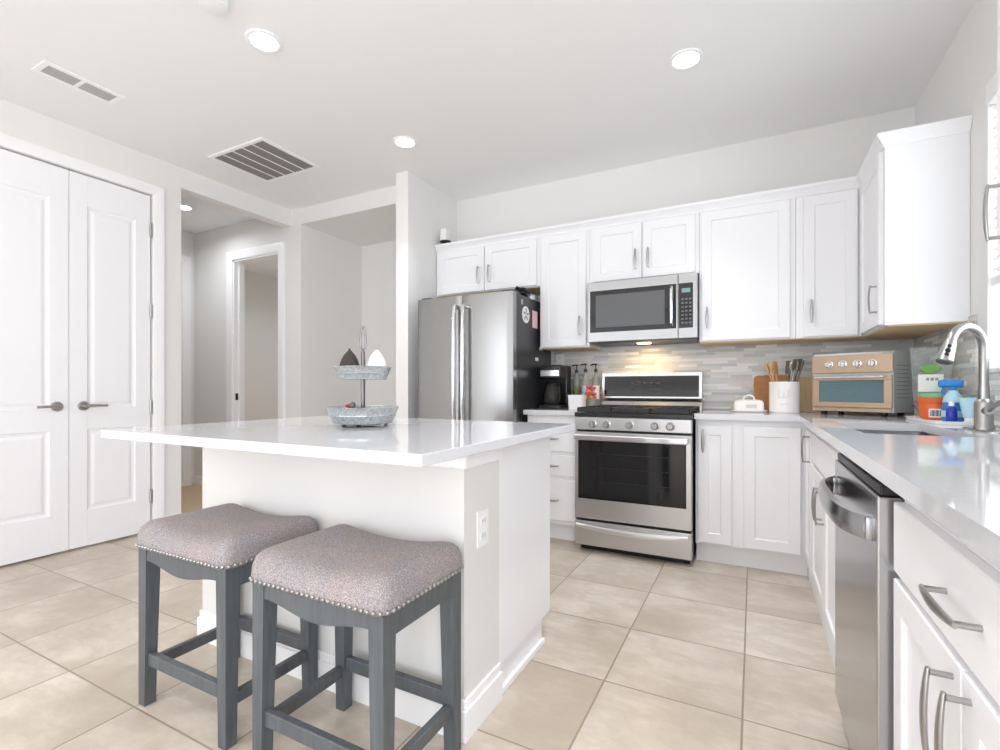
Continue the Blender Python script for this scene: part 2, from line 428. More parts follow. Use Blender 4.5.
# ------------------------------------------------------------------ kitchen window, blind
win = B()
xg = XR+.075
for y0, y1, z0, z1 in ((WY0, WY0+.045, WZ0, WZ1), (WY1-.045, WY1, WZ0, WZ1), (WY0, WY1, WZ0, WZ0+.045), (WY0, WY1, WZ1-.045, WZ1)):
    win.box(xg, xg+.04, y0, y1, z0, z1, .003)
win.box(xg+.005, xg+.035, WY0+.04, WY1-.04, 1.73, 1.77, .003)
wo = struct('window_1', win, 'whiteplastic', 'bright kitchen window with a raised white blind', 'window')
obj('pane', B().box(xg+.018, xg+.022, WY0+.04, WY1-.04, WZ0+.04, WZ1-.04), 'pane', wo)
obj('sill', B().box(XR-.015, XR+.075, WY0+.001, WY1-.001, WZ0-.012, WZ0+.006, .003), 'trim', wo)
bl = thing('window_blind', 'white horizontal blind half lowered in the kitchen window', 'blind', (XR+.03, (WY0+WY1)/2, WZ1))
obj('valance', B().box(XR-.012, XR+.05, WY0+.01, WY1-.012, WZ1-.10, WZ1-.012, .006), 'whiteplastic', bl)
b = B()
for i in range(17):
    z = 2.235-i*.042
    b.box(XR+.008, XR+.052, WY0+.015, WY1-.018, z-.0012, z+.0012, 0, T((XR+.03, 0, z)) @ Matrix.Rotation(.35, 4, 'Y') @ T((-XR-.03, 0, -z)))
obj('slats', b, 'whiteplastic', bl)
obj('bottom_rail', B().box(XR+.004, XR+.05, WY0+.015, WY1-.018, 1.50, 1.535, .004), 'whiteplastic', bl)
for y in (WY0+.2, WY1-.12): obj('ladder_tape', B().box(XR+.003, XR+.006, y-.01, y+.01, 1.53, 2.26), 'whiteplastic', bl)

# ------------------------------------------------------------------ backsplash
b = B(); b.box(-1.48, XR-.008, YB-.008, YB, .925, 1.372); b.box(XR-.008, XR, 2.885, YB, .925, 1.40); b.box(XR-.008, XR, .5, 2.885, .925, WZ0-.013)
struct('wall_backsplash', b, 'mosaic', 'grey and white linear glass mosaic backsplash', 'backsplash')

# ------------------------------------------------------------------ cabinetry helpers
def shaker(b, w, h, mtx, fr=.056, t=.02):
    R = lambda i, y: [(i, y, i), (w-i, y, i), (w-i, y, h-i), (i, y, h-i)]
    b.loft([R(0, t), R(0, .002), R(.002, 0), R(fr, 0), R(fr+.004, .003), R(fr+.006, .009)], True, True, mtx)
def slab(b, w, h, mtx, t=.02):
    R = lambda i, y: [(i, y, i), (w-i, y, i), (w-i, y, h-i), (i, y, h-i)]
    b.loft([R(0, t), R(0, .003), R(.003, 0)], True, True, mtx)
def pull(b, cx, cz, vert, mtx, L=.128, proj=.028):
    ax = Vector((0, 0, 1)) if vert else Vector((1, 0, 0)); sd = Vector((1, 0, 0)) if vert else Vector((0, 0, 1))
    c = Vector((cx, 0, cz)); out = Vector((0, -1, 0))
    for s in (-1, 1):
        b.cyl(mtx @ (c+ax*s*L/2), mtx @ (c+ax*s*L/2+out*(proj-.002)), .0045, 10)
    loops = []
    for i in range(13):
        u = -1+2*i/12; wd = .0042+.0045*(1-u*u)**1.2; th = .0032+.0012*(1-u*u); bow = proj+.005*(1-u*u)
        p = c+ax*u*(L/2+.006)+out*bow
        loops.append([tuple(p+sd*wd*math.cos(q)+out*th*math.sin(q)) for q in [2*PI*k/10 for k in range(10)]])
    b.smooth = True; b.loft(loops, True, True, mtx)
def door(parent, mtx, w, h, handle=None, name='door', flat=False, mat='cab', L=.128, fr=.056):
    b = B(); (slab(b, w, h, mtx) if flat else shaker(b, w, h, mtx, fr)); o = obj(name, b, mat, parent)
    if handle:
        b = B(); pull(b, handle[0], handle[1], handle[2], mtx, L); obj('handle', b, 'nickel', o)
    return o

YU = 3.50        # face frame plane of back upper cabinets
UZ0, UZ1 = 1.375, 2.245
def upper(name, label, x0, x1, z0, z1, doors, ybk=YB-.002, wood_bottom=True):
    t = thing(name, label, 'cabinet', ((x0+x1)/2, (YU+ybk)/2, z0))
    obj('body', B().box(x0, x1, YU, ybk, z0+.006, z1), 'cab', t)
    if wood_bottom: obj('bottom_panel', B().box(x0, x1, YU+.018, ybk, z0, z0+.0059), 'birch', t)
    for (a, c, h) in doors:
        door(t, back(a, YU-.0205, z0+.012), c-a, z1-z0-.024, h)
    return t
GU = None
upper('wall_cabinet', 'white two-door cabinet above the refrigerator', -2.43, -1.466, 1.86, UZ1,
      [(-2.405, -1.955, (.405, .13, True)), (-1.945, -1.49, (.045, .13, True))])
upper('wall_cabinet', 'tall white single-door cabinet between refrigerator and microwave', -1.464, -1.073, UZ0, UZ1,
      [(-1.445, -1.095, (.308, .15, True))])
upper('wall_cabinet', 'white two-door cabinet directly above the microwave', -1.071, -.322, 1.835, UZ1,
      [(-1.045, -.695, (.312, .13, True)), (-.685, -.345, (.038, .13, True))], wood_bottom=False)
upper('wall_cabinet', 'wide white single-door cabinet right of the microwave', -.32, .228, UZ0, UZ1,
      [(-.305, .198, (.035, .15, True))])
t = upper('wall_cabinet', 'white single-door cabinet in the corner above the toaster oven', .23, .56, UZ0, UZ1,
      [(.268, .538, (.04, .15, True))])
# right run upper with the broad end panel
XU = .565; RU0 = 2.965
t = thing('wall_cabinet', 'white end cabinet beside the window with a broad plain side', 'cabinet', (.7, 3.3, UZ0))
obj('body', B().box(XU, XR-.002, RU0, YB-.01, UZ0+.006, UZ1), 'cab', t)
obj('bottom_panel', B().box(XU+.012, XR-.002, RU0+.018, YB-.01, UZ0, UZ0+.0059), 'birch', t)
door(t, right(XU-.0205, 3.466, UZ0+.012), 3.466-RU0-.025, UZ1-UZ0-.024, (.44, .13, True))
# near upper cabinet at the right edge of the picture
t = thing('wall_cabinet', 'white cabinet at the right picture edge, near side of the window', 'cabinet', (.7, 1.3, UZ0))
obj('body', B().box(XU, XR-.002, .55, 1.68, UZ0+.02, UZ1+.5), 'cab', t)
door(t, right(XU-.0205, 1.672, UZ0+.03), .55, UZ1-UZ0+.44, (.035, .105, True))
door(t, right(XU-.0205, 1.115, UZ0+.03), .55, UZ1-UZ0+.44, None)
# crown moulding running round the upper cabinets
def crown(path):
    prof = [(0, 0), (.006, 0), (.010, .012), (.022, .03), (.034, .044), (.036, .06), (0, .06)]
    loops = []
    n = len(path)
    for i, p in enumerate(path):
        p = Vector(p)
        d0 = (p-Vector(path[i-1])).normalized() if i else None
        d1 = (Vector(path[i+1])-p).normalized() if i < n-1 else None
        nrm = lambda d: Vector((d.y, -d.x))
        if d0 is None: o = nrm(d1)
        elif d1 is None: o = nrm(d0)
        else:
            o = nrm(d0)+nrm(d1); o = o/(o.length_squared)*2
        loops.append([(p.x+o.x*a, p.y+o.y*a, UZ1+z-.002) for a, z in prof])
    return loops
b = B(); b.loft(crown([(-2.43, YU), (XU, YU), (XU, RU0), (XR-.002, RU0)]), True, True)
b.box(-2.43, XR-.003, YU, YB-.012, UZ1, UZ1+.01); b.box(XU, XR-.003, RU0, YU, UZ1, UZ1+.01)
struct('trim_4', b, 'cab', 'white crown moulding along the upper cabinet tops', 'trim')

# ------------------------------------------------------------------ base cabinets
YL = 3.24; XL = .275; CT0, CT1 = .885, .92
t = thing('base_cabinet', 'narrow white drawer cabinet between refrigerator and range', 'cabinet', (-1.26, 3.5, 0))
obj('body', B().box(-1.455, -1.065, YL, YB-.002, .12, CT0), 'cab', t)
obj('toe_kick', B().box(-1.455, -1.065, YL+.05, YL+.07, 0, .12), 'cab', t)
for z0, z1 in ((.63, .815), (.46, .605), (.15, .435)):
    door(t, back(-1.44, YL-.0205, z0), .355, z1-z0, (.178, (z1-z0)*.5, False), 'drawer', True, L=.1)
t = thing('base_cabinet', 'white base cabinet with two tall doors right of the range', 'cabinet', (-.03, 3.5, 0))
obj('body', B().box(-.318, XL, YL, YB-.002, .12, CT0), 'cab', t)
obj('toe_kick', B().box(-.318, XL-.001, YL+.05, YL+.07, 0, .12), 'cab', t)
door(t, back(-.303, YL-.0205, .135), .186, .715, (.03, .62, True))
door(t, back(-.052, YL-.0205, .135), .288, .715, None)
# right run: corner + sink base
t = thing('base_cabinet', 'white sink cabinet between the corner and the dishwasher', 'cabinet', (.55, 2.5, 0))
obj('body', B().box(XL, XR-.002, 1.915, YL-.002, .10, CT0-.24), 'cab', t)
b = B(); b.box(XL, XL+.02, 1.915, YL-.002, CT0-.24, CT0); b.box(XL+.02, XR-.002, 1.915, 1.935, CT0-.24, CT0)
obj('front_frame', b, 'cab', t)
obj('toe_kick', B().box(XL+.001, XL+.02, 1.915, YL+.049, 0, .10, .002), 'cab', t)
door(t, right(XL-.0205, 3.205, .125), .285, .725, (.25, .635, True))
door(t, right(XL-.0205, 2.885, .715), .955, .135, None, 'false_front', True)
door(t, right(XL-.0205, 2.885, .125), .472, .57, (.436, .46, True))
door(t, right(XL-.0205, 2.403, .125), .472, .57, (.036, .46, True))
t = thing('base_cabinet', 'white near cabinet with a drawer over two doors, right of dishwasher', 'cabinet', (.55, .9, 0))
obj('body', B().box(XL, XR-.002, .5, 1.272, .10, CT0), 'cab', t)
obj('toe_kick', B().box(XL+.05, XL+.07, .5, 1.272, 0, .10), 'cab', t)
door(t, right(XL-.0205, 1.262, .70), .745, .142, (.375, .072, False), 'drawer', True)
door(t, right(XL-.0205, 1.262, .125), .367, .56, (.337, .47, True))
door(t, right(XL-.0205, .888, .125), .367, .56, (.03, .47, True))
obj('filler', B().box(XL, XR-.002, .45, .499, .0, CT0), 'cab', t)

# countertops (hole for the sink)
SX0, SX1, SY0, SY1 = .335, .65, 2.05, 2.74
b = B(); z0, z1 = CT0+.0005, CT1
CX = .227
b.box(-.322, XR-.009, 3.19, YB-.009, z0, z1)
b.box(CX, SX0, .45, 3.19, z0, z1); b.box(SX1, XR-.009, .45, 3.19, z0, z1)
b.box(SX0, SX1, .45, SY0, z0, z1); b.box(SX0, SX1, SY1, 3.19, z0, z1)
bmesh.ops.remove_doubles(b.bm, verts=b.bm.verts[:], dist=.0003)
o = obj('countertop', b, 'quartz'); tag(o, 'long white L-shaped countertop holding the sink and toaster oven', 'countertop')
o = obj('countertop', B().box(-1.468, -1.06, 3.19, YB-.009, z0, z1, .002), 'quartz'); tag(o, 'short white countertop under the coffee maker', 'countertop')
# sink
def rrect(x0, x1, y0, y1, r, z, n=6):
    P = []
    for cx, cy, a in ((x1-r, y1-r, 0), (x0+r, y1-r, PI/2), (x0+r, y0+r, PI), (x1-r, y0+r, 1.5*PI)):
        for k in range(n+1):
            q = a+PI/2*k/n; P.append((cx+r*math.cos(q), cy+r*math.sin(q), z))
    return P
t = thing('sink', 'undermount stainless steel sink in the white countertop', 'sink', ((SX0+SX1)/2, (SY0+SY1)/2, .66))
b = B(); b.smooth = True
e = .012
b.loft([rrect(SX0-e, SX1+e, SY0-e, SY1+e, .05, .884), rrect(SX0-e, SX1+e, SY0-e, SY1+e, .05, .70), rrect(SX0, SX1, SY0, SY1, .05, .672),
        rrect(SX0+.02, SX1-.02, SY0+.02, SY1-.02, .04, .668)], False, True)
obj('basin', b, 'sinksteel', t)
obj('drain', B().lathe([(.04, 0), (.04, .004), (.025, .005)], (.5, 2.4, .6685)), 'chrome', t)
# faucet
FX, FY = .742, 2.385
t = thing('faucet', 'tall brushed nickel gooseneck faucet behind the sink', 'faucet', (FX, FY, CT1))
b = B(); b.smooth = True
b.loft([rrect(FX-.03, FX+.03, FY-.125, FY+.125, .028, CT1), rrect(FX-.03, FX+.03, FY-.125, FY+.125, .028, CT1+.004), rrect(FX-.027, FX+.027, FY-.122, FY+.122, .026, CT1+.006)])
obj('deck_plate', b, 'nickel', t)
obj('base', B().lathe([(.030, .006), (.030, .012), (.0265, .018), (.0265, .10), (.024, .108), (.017, .115), (.0165, .16)], (FX, FY, CT1)), 'nickel', t)
dirv = Vector((-.75, -.66, 0)).normalized(); pts = []
R_ = .082; zt = 1.214
for z in (1.03, 1.09, 1.15, 1.195): pts.append(Vector((FX, FY, z)))
for k in range(0, 15):
    a = PI*k/14*.90; c = Vector((FX, FY, zt))+dirv*R_
    pts.append(c+(-dirv*math.cos(a)+Vector((0, 0, 1))*math.sin(a))*R_)
obj('spout', B().tube(pts, .0145, 16), 'nickel', t)
p0 = pts[-1]; dv = (pts[-1]-pts[-2]).normalized()
hd = obj('spray_head', B().tube([p0-dv*.005, p0+dv*.012, p0+dv*.03, p0+dv*.076, p0+dv*.081], [.0155, .0185, .0205, .0255, .022], 20), 'nickel', t)
side = Vector((-.66, .75, 0))
tocam = (Vector((0, 0, 1.07))-p0).normalized(); fx_ = (tocam-dv*tocam.dot(dv)).normalized()
b = B()
for q, r in ((.024, .006), (.042, .0085), (.058, .007)): b.sphere(p0+dv*q+fx_*(.0175+q*.06), r, (1, 1, 1.2), 12)
obj('spray_button', b, 'black', hd)
b = B(); b.cyl((FX, FY, CT1+.07), (FX, FY-.05, CT1+.075), .015, 16); b.tube([(FX, FY-.04, CT1+.075), (FX, FY-.09, CT1+.095), (FX, FY-.15, CT1+.11)], [.009, .008, .007], 10)
obj('lever_handle', b, 'nickel', t)

# ------------------------------------------------------------------ refrigerator
FX0, FX1, FZ = -2.31, -1.49, 1.755
t = thing('refrigerator', 'stainless french-door refrigerator with dark grey sides', 'refrigerator', (-1.9, 3.45, 0))
obj('body', B().box(FX0+.004, FX1, 3.135, 3.79, .03, FZ-.004, .004), 'fridgeside', t)
def bowed(x0, x1, z0, z1, y, th=.07, bulge=.011):
    n = 14; P = []
    xc = (FX0+FX1)/2; hw = (FX1-FX0)/2
    for i in range(n+1):
        x = x0+(x1-x0)*i/n; u = (x-xc)/hw
        edge = .006*max(0, 1-min(x-x0, x1-x)/.008)
        P.append((x, y-bulge*(1-u*u)+bulge+edge))
    P += [(x1, y+th), (x0, y+th)]
    return P
def fdoor(name, x0, x1, z0, z1):
    b = B(); b.prism(bowed(x0, x1, z0, z1, 3.055), 'z', z0, z1); b.smooth = True; return obj(name, b, 'steelv', t, True, 25)
mid = (FX0+FX1)/2
dl = fdoor('door', FX0, mid-.002, .68, FZ); dr = fdoor('door', mid+.002, FX1, .68, FZ)
fz = fdoor('freezer_drawer', FX0, FX1, .06, .672)
for d_, x in ((dl, mid-.036), (dr, mid+.04)):
    b = B(); b.tube([(x, 3.055, 1.668), (x, 3.02, 1.672), (x, 3.003, 1.655), (x, 2.995, 1.45), (x, 2.992, 1.2), (x, 2.995, .95), (x, 3.003, .80), (x, 3.02, .785), (x, 3.055, .788)],
                    [.015, .015, .0155, .016, .016, .016, .0155, .015, .015], 14)
    obj('handle', b, 'chrome', d_)
b = B(); b.tube([(FX0+.08, 3.06, .60), (FX0+.08, 3.0, .60), (mid, 2.995, .60), (FX1-.08, 3.0, .60), (FX1-.08, 3.06, .60)], .014, 12); obj('handle', b, 'chrome', fz)
for x in (FX0+.06, FX1-.06):
    b = B(); b.box(x-.045, x+.045, 3.10, 3.21, FZ-.003, FZ+.018, .006); obj('hinge_cover', b, 'fridgeside', t)
obj('kick_plate', B().box(FX0+.03, FX1-.03, 3.15, 3.17, 0, .03), 'black', t)
# magnets & notes on the side (face X = FX1)
def side_disc(name, y, z, r, mat, label, cat):
    b = B(); b.cyl((FX1, y, z), (FX1+.005, y, z), r, 20); o = obj(name, b, mat); tag(o, label, cat); return o
mg = side_disc('round_magnet', 3.28, 1.615, .062, 'white', 'round white magnet on the dark refrigerator side', 'magnet')
b = B()
for a in range(5):
    q = 2*PI*a/5; b.box(-.001, .0008, -.007, .007, .012, .045, 0, T((FX1+.0055, 3.28, 1.615)) @ Matrix.Rotation(q, 4, 'X'))
obj('star_mark', b, 'ventgrey', mg)
o = obj('paper_note', B().box(FX1, FX1+.002, 3.405, 3.50, 1.535, 1.665), 'pink'); tag(o, 'pink paper note on the dark refrigerator side', 'note')
o = obj('small_magnet', B().box(FX1, FX1+.006, 3.545, 3.60, 1.37, 1.40, .002), 'white'); tag(o, 'small white magnet below the pink note, toward the wall', 'magnet')
o = obj('small_magnet', B().box(FX1, FX1+.006, 3.46, 3.51, 1.285, 1.31, .002), 'white'); tag(o, 'lowest small white magnet on the refrigerator side', 'magnet')
o = obj('small_magnet', B().box(FX1, FX1+.006, 3.20, 3.225, 1.68, 1.72, .002), 'nickel'); tag(o, 'small grey magnet high near the refrigerator front edge', 'magnet')
# clutter on top of the refrigerator
b = B(); b.smooth = True
rnd = random.Random(3)
for k in range(6):
    pts = [Vector((-1.545+.035*math.sin(k*1.7+i*.75), 3.22+.015*i+.03*math.cos(i*.9+k*2), FZ+.0135+.0085*k+.004*math.sin(i*1.3+k))) for i in range(14)]
    b.tube(pts, .0075, 8)
o = obj('black_cable', b, 'black'); tag(o, 'tangled black cable lying on top of the refrigerator', 'cable')
b = B(); b.lathe([(.05, 0), (.055, .01), (.05, .045), (.035, .05)], (-1.545, 3.50, FZ-.0035), 20); o = obj('grey_dish', b, 'galv'); tag(o, 'small grey dish on top of the refrigerator near its right side', 'dish')
b = B(); b.smooth = True
b.loft([rrect(-1.62, -1.495, 3.57, 3.75, .03, FZ-.0035), rrect(-1.62, -1.495, 3.57, 3.75, .03, FZ+.04), rrect(-1.60, -1.515, 3.59, 3.73, .03, FZ+.05)])
o = obj('plastic_container', b, 'clear'); tag(o, 'clear plastic container on the refrigerator behind the grey dish', 'container')
# white camera on the cabinet top
t = thing('security_camera', 'small white security camera on top of the left upper cabinet', 'camera', (-2.39, 3.57, UZ1+.01))
obj('base', B().lathe([(.045, 0), (.045, .012), (.02, .02), (.02, .07), (.05, .078), (.05, .088), (.02, .092)], (-2.365, 3.535, UZ1+.01), 20), 'black', t)
obj('camera_body', B().box(-2.405, -2.345, 3.51, 3.57, UZ1+.101, UZ1+.205, .008), 'whiteplastic', t)

# ------------------------------------------------------------------ microwave
MX0, MX1, MY, MZ0, MZ1 = -1.062, -.326, 3.42, 1.405, 1.832
t = thing('microwave', 'stainless over-range microwave with black glass door', 'microwave', (-.69, 3.6, MZ0))
obj('body', B().box(MX0, MX1, MY+.03, YB-.01, MZ0+.012, MZ1-.002, .003), 'steelm', t)
obj('hood_bottom', B().box(MX0+.005, MX1-.005, MY+.035, YB-.012, MZ0-.004, MZ0+.0115), 'fridgeside', t)
b = B()
for i in range(10): b.box(-1.0+i*.03, -.985+i*.03, MY+.05, MY+.12, MZ0-.006, MZ0-.0035)
obj('vent_slots', b, 'black', t)
sx = -.444
d = obj('door', B().box(MX0, sx-.001, MY, MY+.029, MZ0, MZ1, .003), 'steelm', t)
obj('window', B().box(MX0+.018, sx-.012, MY-.002, MY+.004, 1.472, 1.768, .001), 'blackgloss', d)
b = B()
R = lambda i, y: [(MX0+.06+i, y, 1.505+i), (sx-.085-i, y, 1.505+i), (sx-.085-i, y, 1.735-i), (MX0+.06+i, y, 1.735-i)]
b.loft([R(0, MY-.0021), R(0, MY-.0035), R(.006, MY-.0035)], False, True)
obj('window_screen', b, pm('screen_mesh', (92, 93, 95), .22), d)
b = B(); hx = sx-.038
b.tube([(hx, MY, 1.735), (hx, MY-.02, 1.742), (hx, MY-.036, 1.73), (hx, MY-.042, 1.62), (hx, MY-.036, 1.505), (hx, MY-.02, 1.493), (hx, MY, 1.50)], [.010, .011, .0125, .013, .0125, .011, .010], 12)
obj('handle', b, 'chrome', d)
cp = obj('control_panel', B().box(sx+.001, MX1, MY, MY+.029, MZ0, MZ1, .003), 'steelm', t)
obj('keypad', B().box(sx+.005, MX1-.026, MY-.002, MY+.004, 1.472, 1.768, .001), 'blackgloss', cp)
obj('display', B().box(sx+.022, MX1-.042, MY-.003, MY-.0015, 1.705, 1.733), 'lcd', cp)
b = B()
for r in range(7):
    for c in range(3): b.box(sx+.02+c*.024, sx+.034+c*.024, MY-.0028, MY-.0018, 1.50+r*.026, 1.511+r*.026)
obj('buttons', b, pm('button_print', (112, 114, 116), .5), cp)
lampo = obj('hood_lamp', B().box(-.75, -.66, 3.60, 3.66, MZ0-.008, MZ0-.004), 'hoodlens', t)
area('hood_light', (-.705, 3.64, MZ0-.014), (0, 0, 0), .08, .05, 2.0, (1, .66, .32))

# ------------------------------------------------------------------ range
GX0, GX1, GY = -1.053, -.327, 3.11
t = thing('range', 'stainless gas range with black oven window', 'stove', (-.69, 3.45, 0))
obj('body', B().box(GX0+.003, GX1-.003, GY+.045, YB-.012, .03, .905), 'black', t)
obj('foot_rail', B().box(GX0+.02, GX1-.02, GY+.07, GY+.09, 0, .03), 'black', t)
dw = obj('storage_drawer', B().box(GX0, GX1, GY, GY+.044, .045, .205, .004), 'steel', t)
b = B(); n = 16; loops = []
for i in range(n+1):
    u = -1+2*i/n; x = (GX0+GX1)/2+u*(GX1-GX0)*.475; zc = .182-.022*(1-u*u); h_ = .012+.006*(1-u*u)
    loops.append([(x, GY-.001, zc+h_), (x, GY-.030, zc+h_), (x, GY-.036, zc+h_*.4), (x, GY-.034, zc-h_*.9), (x, GY-.026, zc-h_), (x, GY-.001, zc+h_*.3)])
b.loft(loops); b.smooth = True; obj('handle', b, 'nickelbright', dw)
od = obj('oven_door', B().box(GX0, GX1, GY-.006, GY+.044, .222, .79, .005), 'steel', t)
obj('window', B().box(GX0+.025, GX1-.03, GY-.009, GY, .352, .735, .002), 'blackgloss', od)
b = B()
for zz in (.47, .56, .65): b.box(GX0+.12, GX1-.13, GY-.0098, GY-.0088, zz-.0015, zz+.0015)
obj('rack_lines', b, pm('rack_line_grey', (40, 40, 42), .3), od)  # thin dark grey lines standing for racks behind the glass
b = B(); b.box(GX0+.01, GX1-.012, GY-.058, GY-.036, .738, .778, .009, seg=3)
for x in (GX0+.035, GX1-.04): b.box(x-.014, x+.014, GY-.04, GY-.004, .748, .77, .004)
obj('handle', b, 'chrome', od)
cp = obj('control_panel', B().box(GX0, GX1, GY-.004, GY+.06, .802, .886, .004), 'steel', t)
for x in (-.931, -.839, -.692, -.538, -.447):
    b = B(); b.tube([(x, GY-.004, .842), (x, GY-.01, .842), (x, GY-.012, .842), (x, GY-.034, .842), (x, GY-.038, .842)], [.027, .027, .021, .019, .016], 20)
    k_ = obj('knob', b, 'nickel', cp)
    obj('grip', B().box(x-.004, x+.004, GY-.046, GY-.036, .824, .86, .002), 'nickel', k_)
ct = obj('cooktop', B().box(GX0, GX1, GY-.01, YB-.09, .888, .916, .004), pm('cooktop_enamel', (34, 34, 36), .22), t)
for cx_, cy_ in ((-.9, 3.27), (-.48, 3.27), (-.9, 3.56), (-.48, 3.56), (-.69, 3.42)):
    obj('burner', B().lathe([(.05, 0), (.05, .008), (.038, .014), (.036, .02), (.0, .022)], (cx_, cy_, .916), 20, cap1=False), 'iron', ct)
for gx0, gx1 in ((GX0+.012, -.815), (-.808, -.572), (-.565, GX1-.012)):
    b = B(); y0, y1 = GY+.005, YB-.11; z0_, z1_ = .934, .948; w_ = .011
    b.box(gx0, gx1, y0, y0+w_, .918, z1_, .003); b.box(gx0, gx1, y1-w_, y1, .918, z1_, .003)
    b.box(gx0, gx0+w_, y0, y1, z0_, z1_, .003); b.box(gx1-w_, gx1, y0, y1, z0_, z1_, .003)
    ym = (y0+y1)/2; b.box(gx0, gx1, ym-w_/2, ym+w_/2, z0_, z1_, .003)
    for f in (.25, .75):
        yy = y0+(y1-y0)*f; xm = (gx0+gx1)/2
        b.box(gx0, xm-.03, yy-w_/2, yy+w_/2, z0_, z1_, .003); b.box(xm+.03, gx1, yy-w_/2, yy+w_/2, z0_, z1_, .003)
        b.box(xm-w_/2, xm+w_/2, yy-.09, yy-.03, z0_, z1_, .003); b.box(xm-w_/2, xm+w_/2, yy+.03, yy+.09, z0_, z1_, .003)
    obj('grate', b, 'iron', t)
bg = B(); bg.prism([(YB-.09, .916), (YB-.012, .916), (YB-.012, 1.19), (YB-.055, 1.19), (YB-.072, 1.0), (YB-.062, .975)], 'x', GX0, GX1)
bgo = obj('backguard', bg, 'steel', t)
mt = Matrix.Rotation(0, 4, 'X')
b = B(); P0 = Vector((0, YB-.0705, 1.012)); P1 = Vector((0, YB-.0568, 1.166))
b.add([(GX0+.02, P0.y-.002, P0.z), (GX1-.02, P0.y-.002, P0.z), (GX1-.02, P1.y-.002, P1.z), (GX0+.02, P1.y-.002, P1.z),
       (GX0+.02, P0.y+.004, P0.z), (GX1-.02, P0.y+.004, P0.z), (GX1-.02, P1.y+.004, P1.z), (GX0+.02, P1.y+.004, P1.z)],
      [(0, 1, 2, 3), (4, 5, 1, 0), (5, 6, 2, 1), (6, 7, 3, 2), (7, 4, 0, 3)])
pn = obj('display_panel', b, 'blackgloss', bgo)
tm = pm('touch_print', (70, 70, 72), .5)
for i in range(2):
    b = B(); zz = 1.06+.05*i; yy = P0.y+(P1.y-P0.y)*(zz-P0.z)/(P1.z-P0.z)-.0035
    for j in range(5): b.box(-.83+j*.045, -.80+j*.045, yy, yy+.001, zz, zz+.01)
    obj('touch_row', b, tm, pn)

# ------------------------------------------------------------------ dishwasher
DX, WY0d, WY1d = .232, 1.286, 1.89
t = thing('dishwasher', 'stainless dishwasher with bowed handle in the right cabinet run', 'dishwasher', (.55, 1.59, 0))
obj('tub', B().box(.285, XR-.003, WY0d+.004, WY1d-.004, .11, .875), 'fridgeside', t)
obj('toe_panel', B().box(XL+.03, XL+.05, WY0d+.004, WY1d-.004, 0, .11), 'black', t)
dd = obj('door', B().box(DX, .284, WY0d, WY1d, .095, .845, .004), 'steely', t)
obj('control_strip', B().box(DX+.006, .284, WY0d+.004, WY1d-.004, .846, .868, .003), 'black', t)
b = B(); n = 18; loops = []
for i in range(n+1):
    u = -1+2*i/n; y = (WY0d+WY1d)/2-u*.27; bow = .014+.046*(1-u**4)
    zc = .768
    loops.append([(DX-bow+.012, y, zc+.03), (DX-bow, y, zc+.026), (DX-bow-.006, y, zc), (DX-bow, y, zc-.026), (DX-bow+.012, y, zc-.03), (DX-bow+.014, y, zc)])
b.loft(loops); b.smooth = True
for y in (WY0d+.035, WY1d-.035): b.box(DX-.016, DX+.002, y-.012, y+.012, .742, .794, .004)
obj('handle', b, 'steely', dd)

# ------------------------------------------------------------------ island
IX0, IX1, IY0, IYk, IY1 = -2.10, -.785, 1.275, 1.505, 1.985
t = thing('kitchen_island', 'white kitchen island base with knee wall facing the stools', 'island', (-1.45, 1.6, 0))
obj('knee_wall', B().box(IX0, IX1, IY0, IYk, 0, .889), 'knee', t)
b = B(); b.box(IX0+.01, IX1, IYk+.001, IY1-.001, .11, .889); b.box(IX0+.01, IX1-.008, IYk+.001, IY1-.075, 0, .11)
obj('cabinet_body', b, 'cab', t)
obj('base_shoe', B().box(IX1-.008, IX1+.006, IYk+.001, IY1-.07, 0, .025, .003), 'trim', t)
for i in range(3):
    w = (IX1-IX0-.03)/3; x1 = IX1-.01-i*w
    m = T((x1, IY1+.02, .13)) @ RZ(PI)
    door(t, m, w-.01, .57, (.04 if i % 2 else w-.05, .46, True)); door(t, T((x1, IY1+.02, .72)) @ RZ(PI), w-.01, .15, (w/2, .075, False), 'drawer', True)
b = B(); b.box(IX0-.022, IX1+.022, IY0-.022, IYk, .862, .889, .004); b.box(IX0-.014, IX1+.014, IY0-.014, IYk, .828, .863, .006)
obj('cap_moulding', b, 'trim', t)
def baseb(b, x0, x1, y0, y1, h=.12):
    b.box(x0, x1, y0, y1, 0, h*.72, .002)
b = B(); e = .015
b.box(IX0-e, IX1+e, IY0-e, IY0, 0, .095, .002); b.box(IX0-e*.6, IX1+e*.6, IY0-e*.6, IY0, .095, .125, .004)
b.box(IX1, IX1+e, IY0, IYk, 0, .095, .002); b.box(IX1, IX1+e*.6, IY0, IYk, .095, .125, .004)
b.box(IX0-e, IX0, IY0, IYk, 0, .095, .002); b.box(IX0-e*.6, IX0, IY0, IYk, .095, .125, .004)
obj('baseboard', b, 'trim', t)
o = obj('island_countertop', B().box(-2.145, -.685, .925, 2.03, .8895, .92, .003), 'quartz'); tag(o, 'glossy white countertop of the kitchen island', 'countertop')
def outlet(label, mtx, cat='outlet'):
    t = thing('electrical_outlet', label, cat, mtx.to_translation())
    obj('cover_plate', B().box(-.036, .036, -.006, 0, -.058, .058, .003, mtx), 'whiteplastic', t)
    for z in (-.024, .024):
        b = B(); b.box(-.017, .017, -.0075, -.005, z-.015, z+.015, .002, mtx); s_ = obj('socket', b, 'white', t)
        b = B(); b.box(-.008, -.006, -.0079, -.007, z-.005, z+.006, 0, mtx); b.box(.006, .008, -.0079, -.007, z-.005, z+.006, 0, mtx); obj('slot', b, 'gasket', s_)
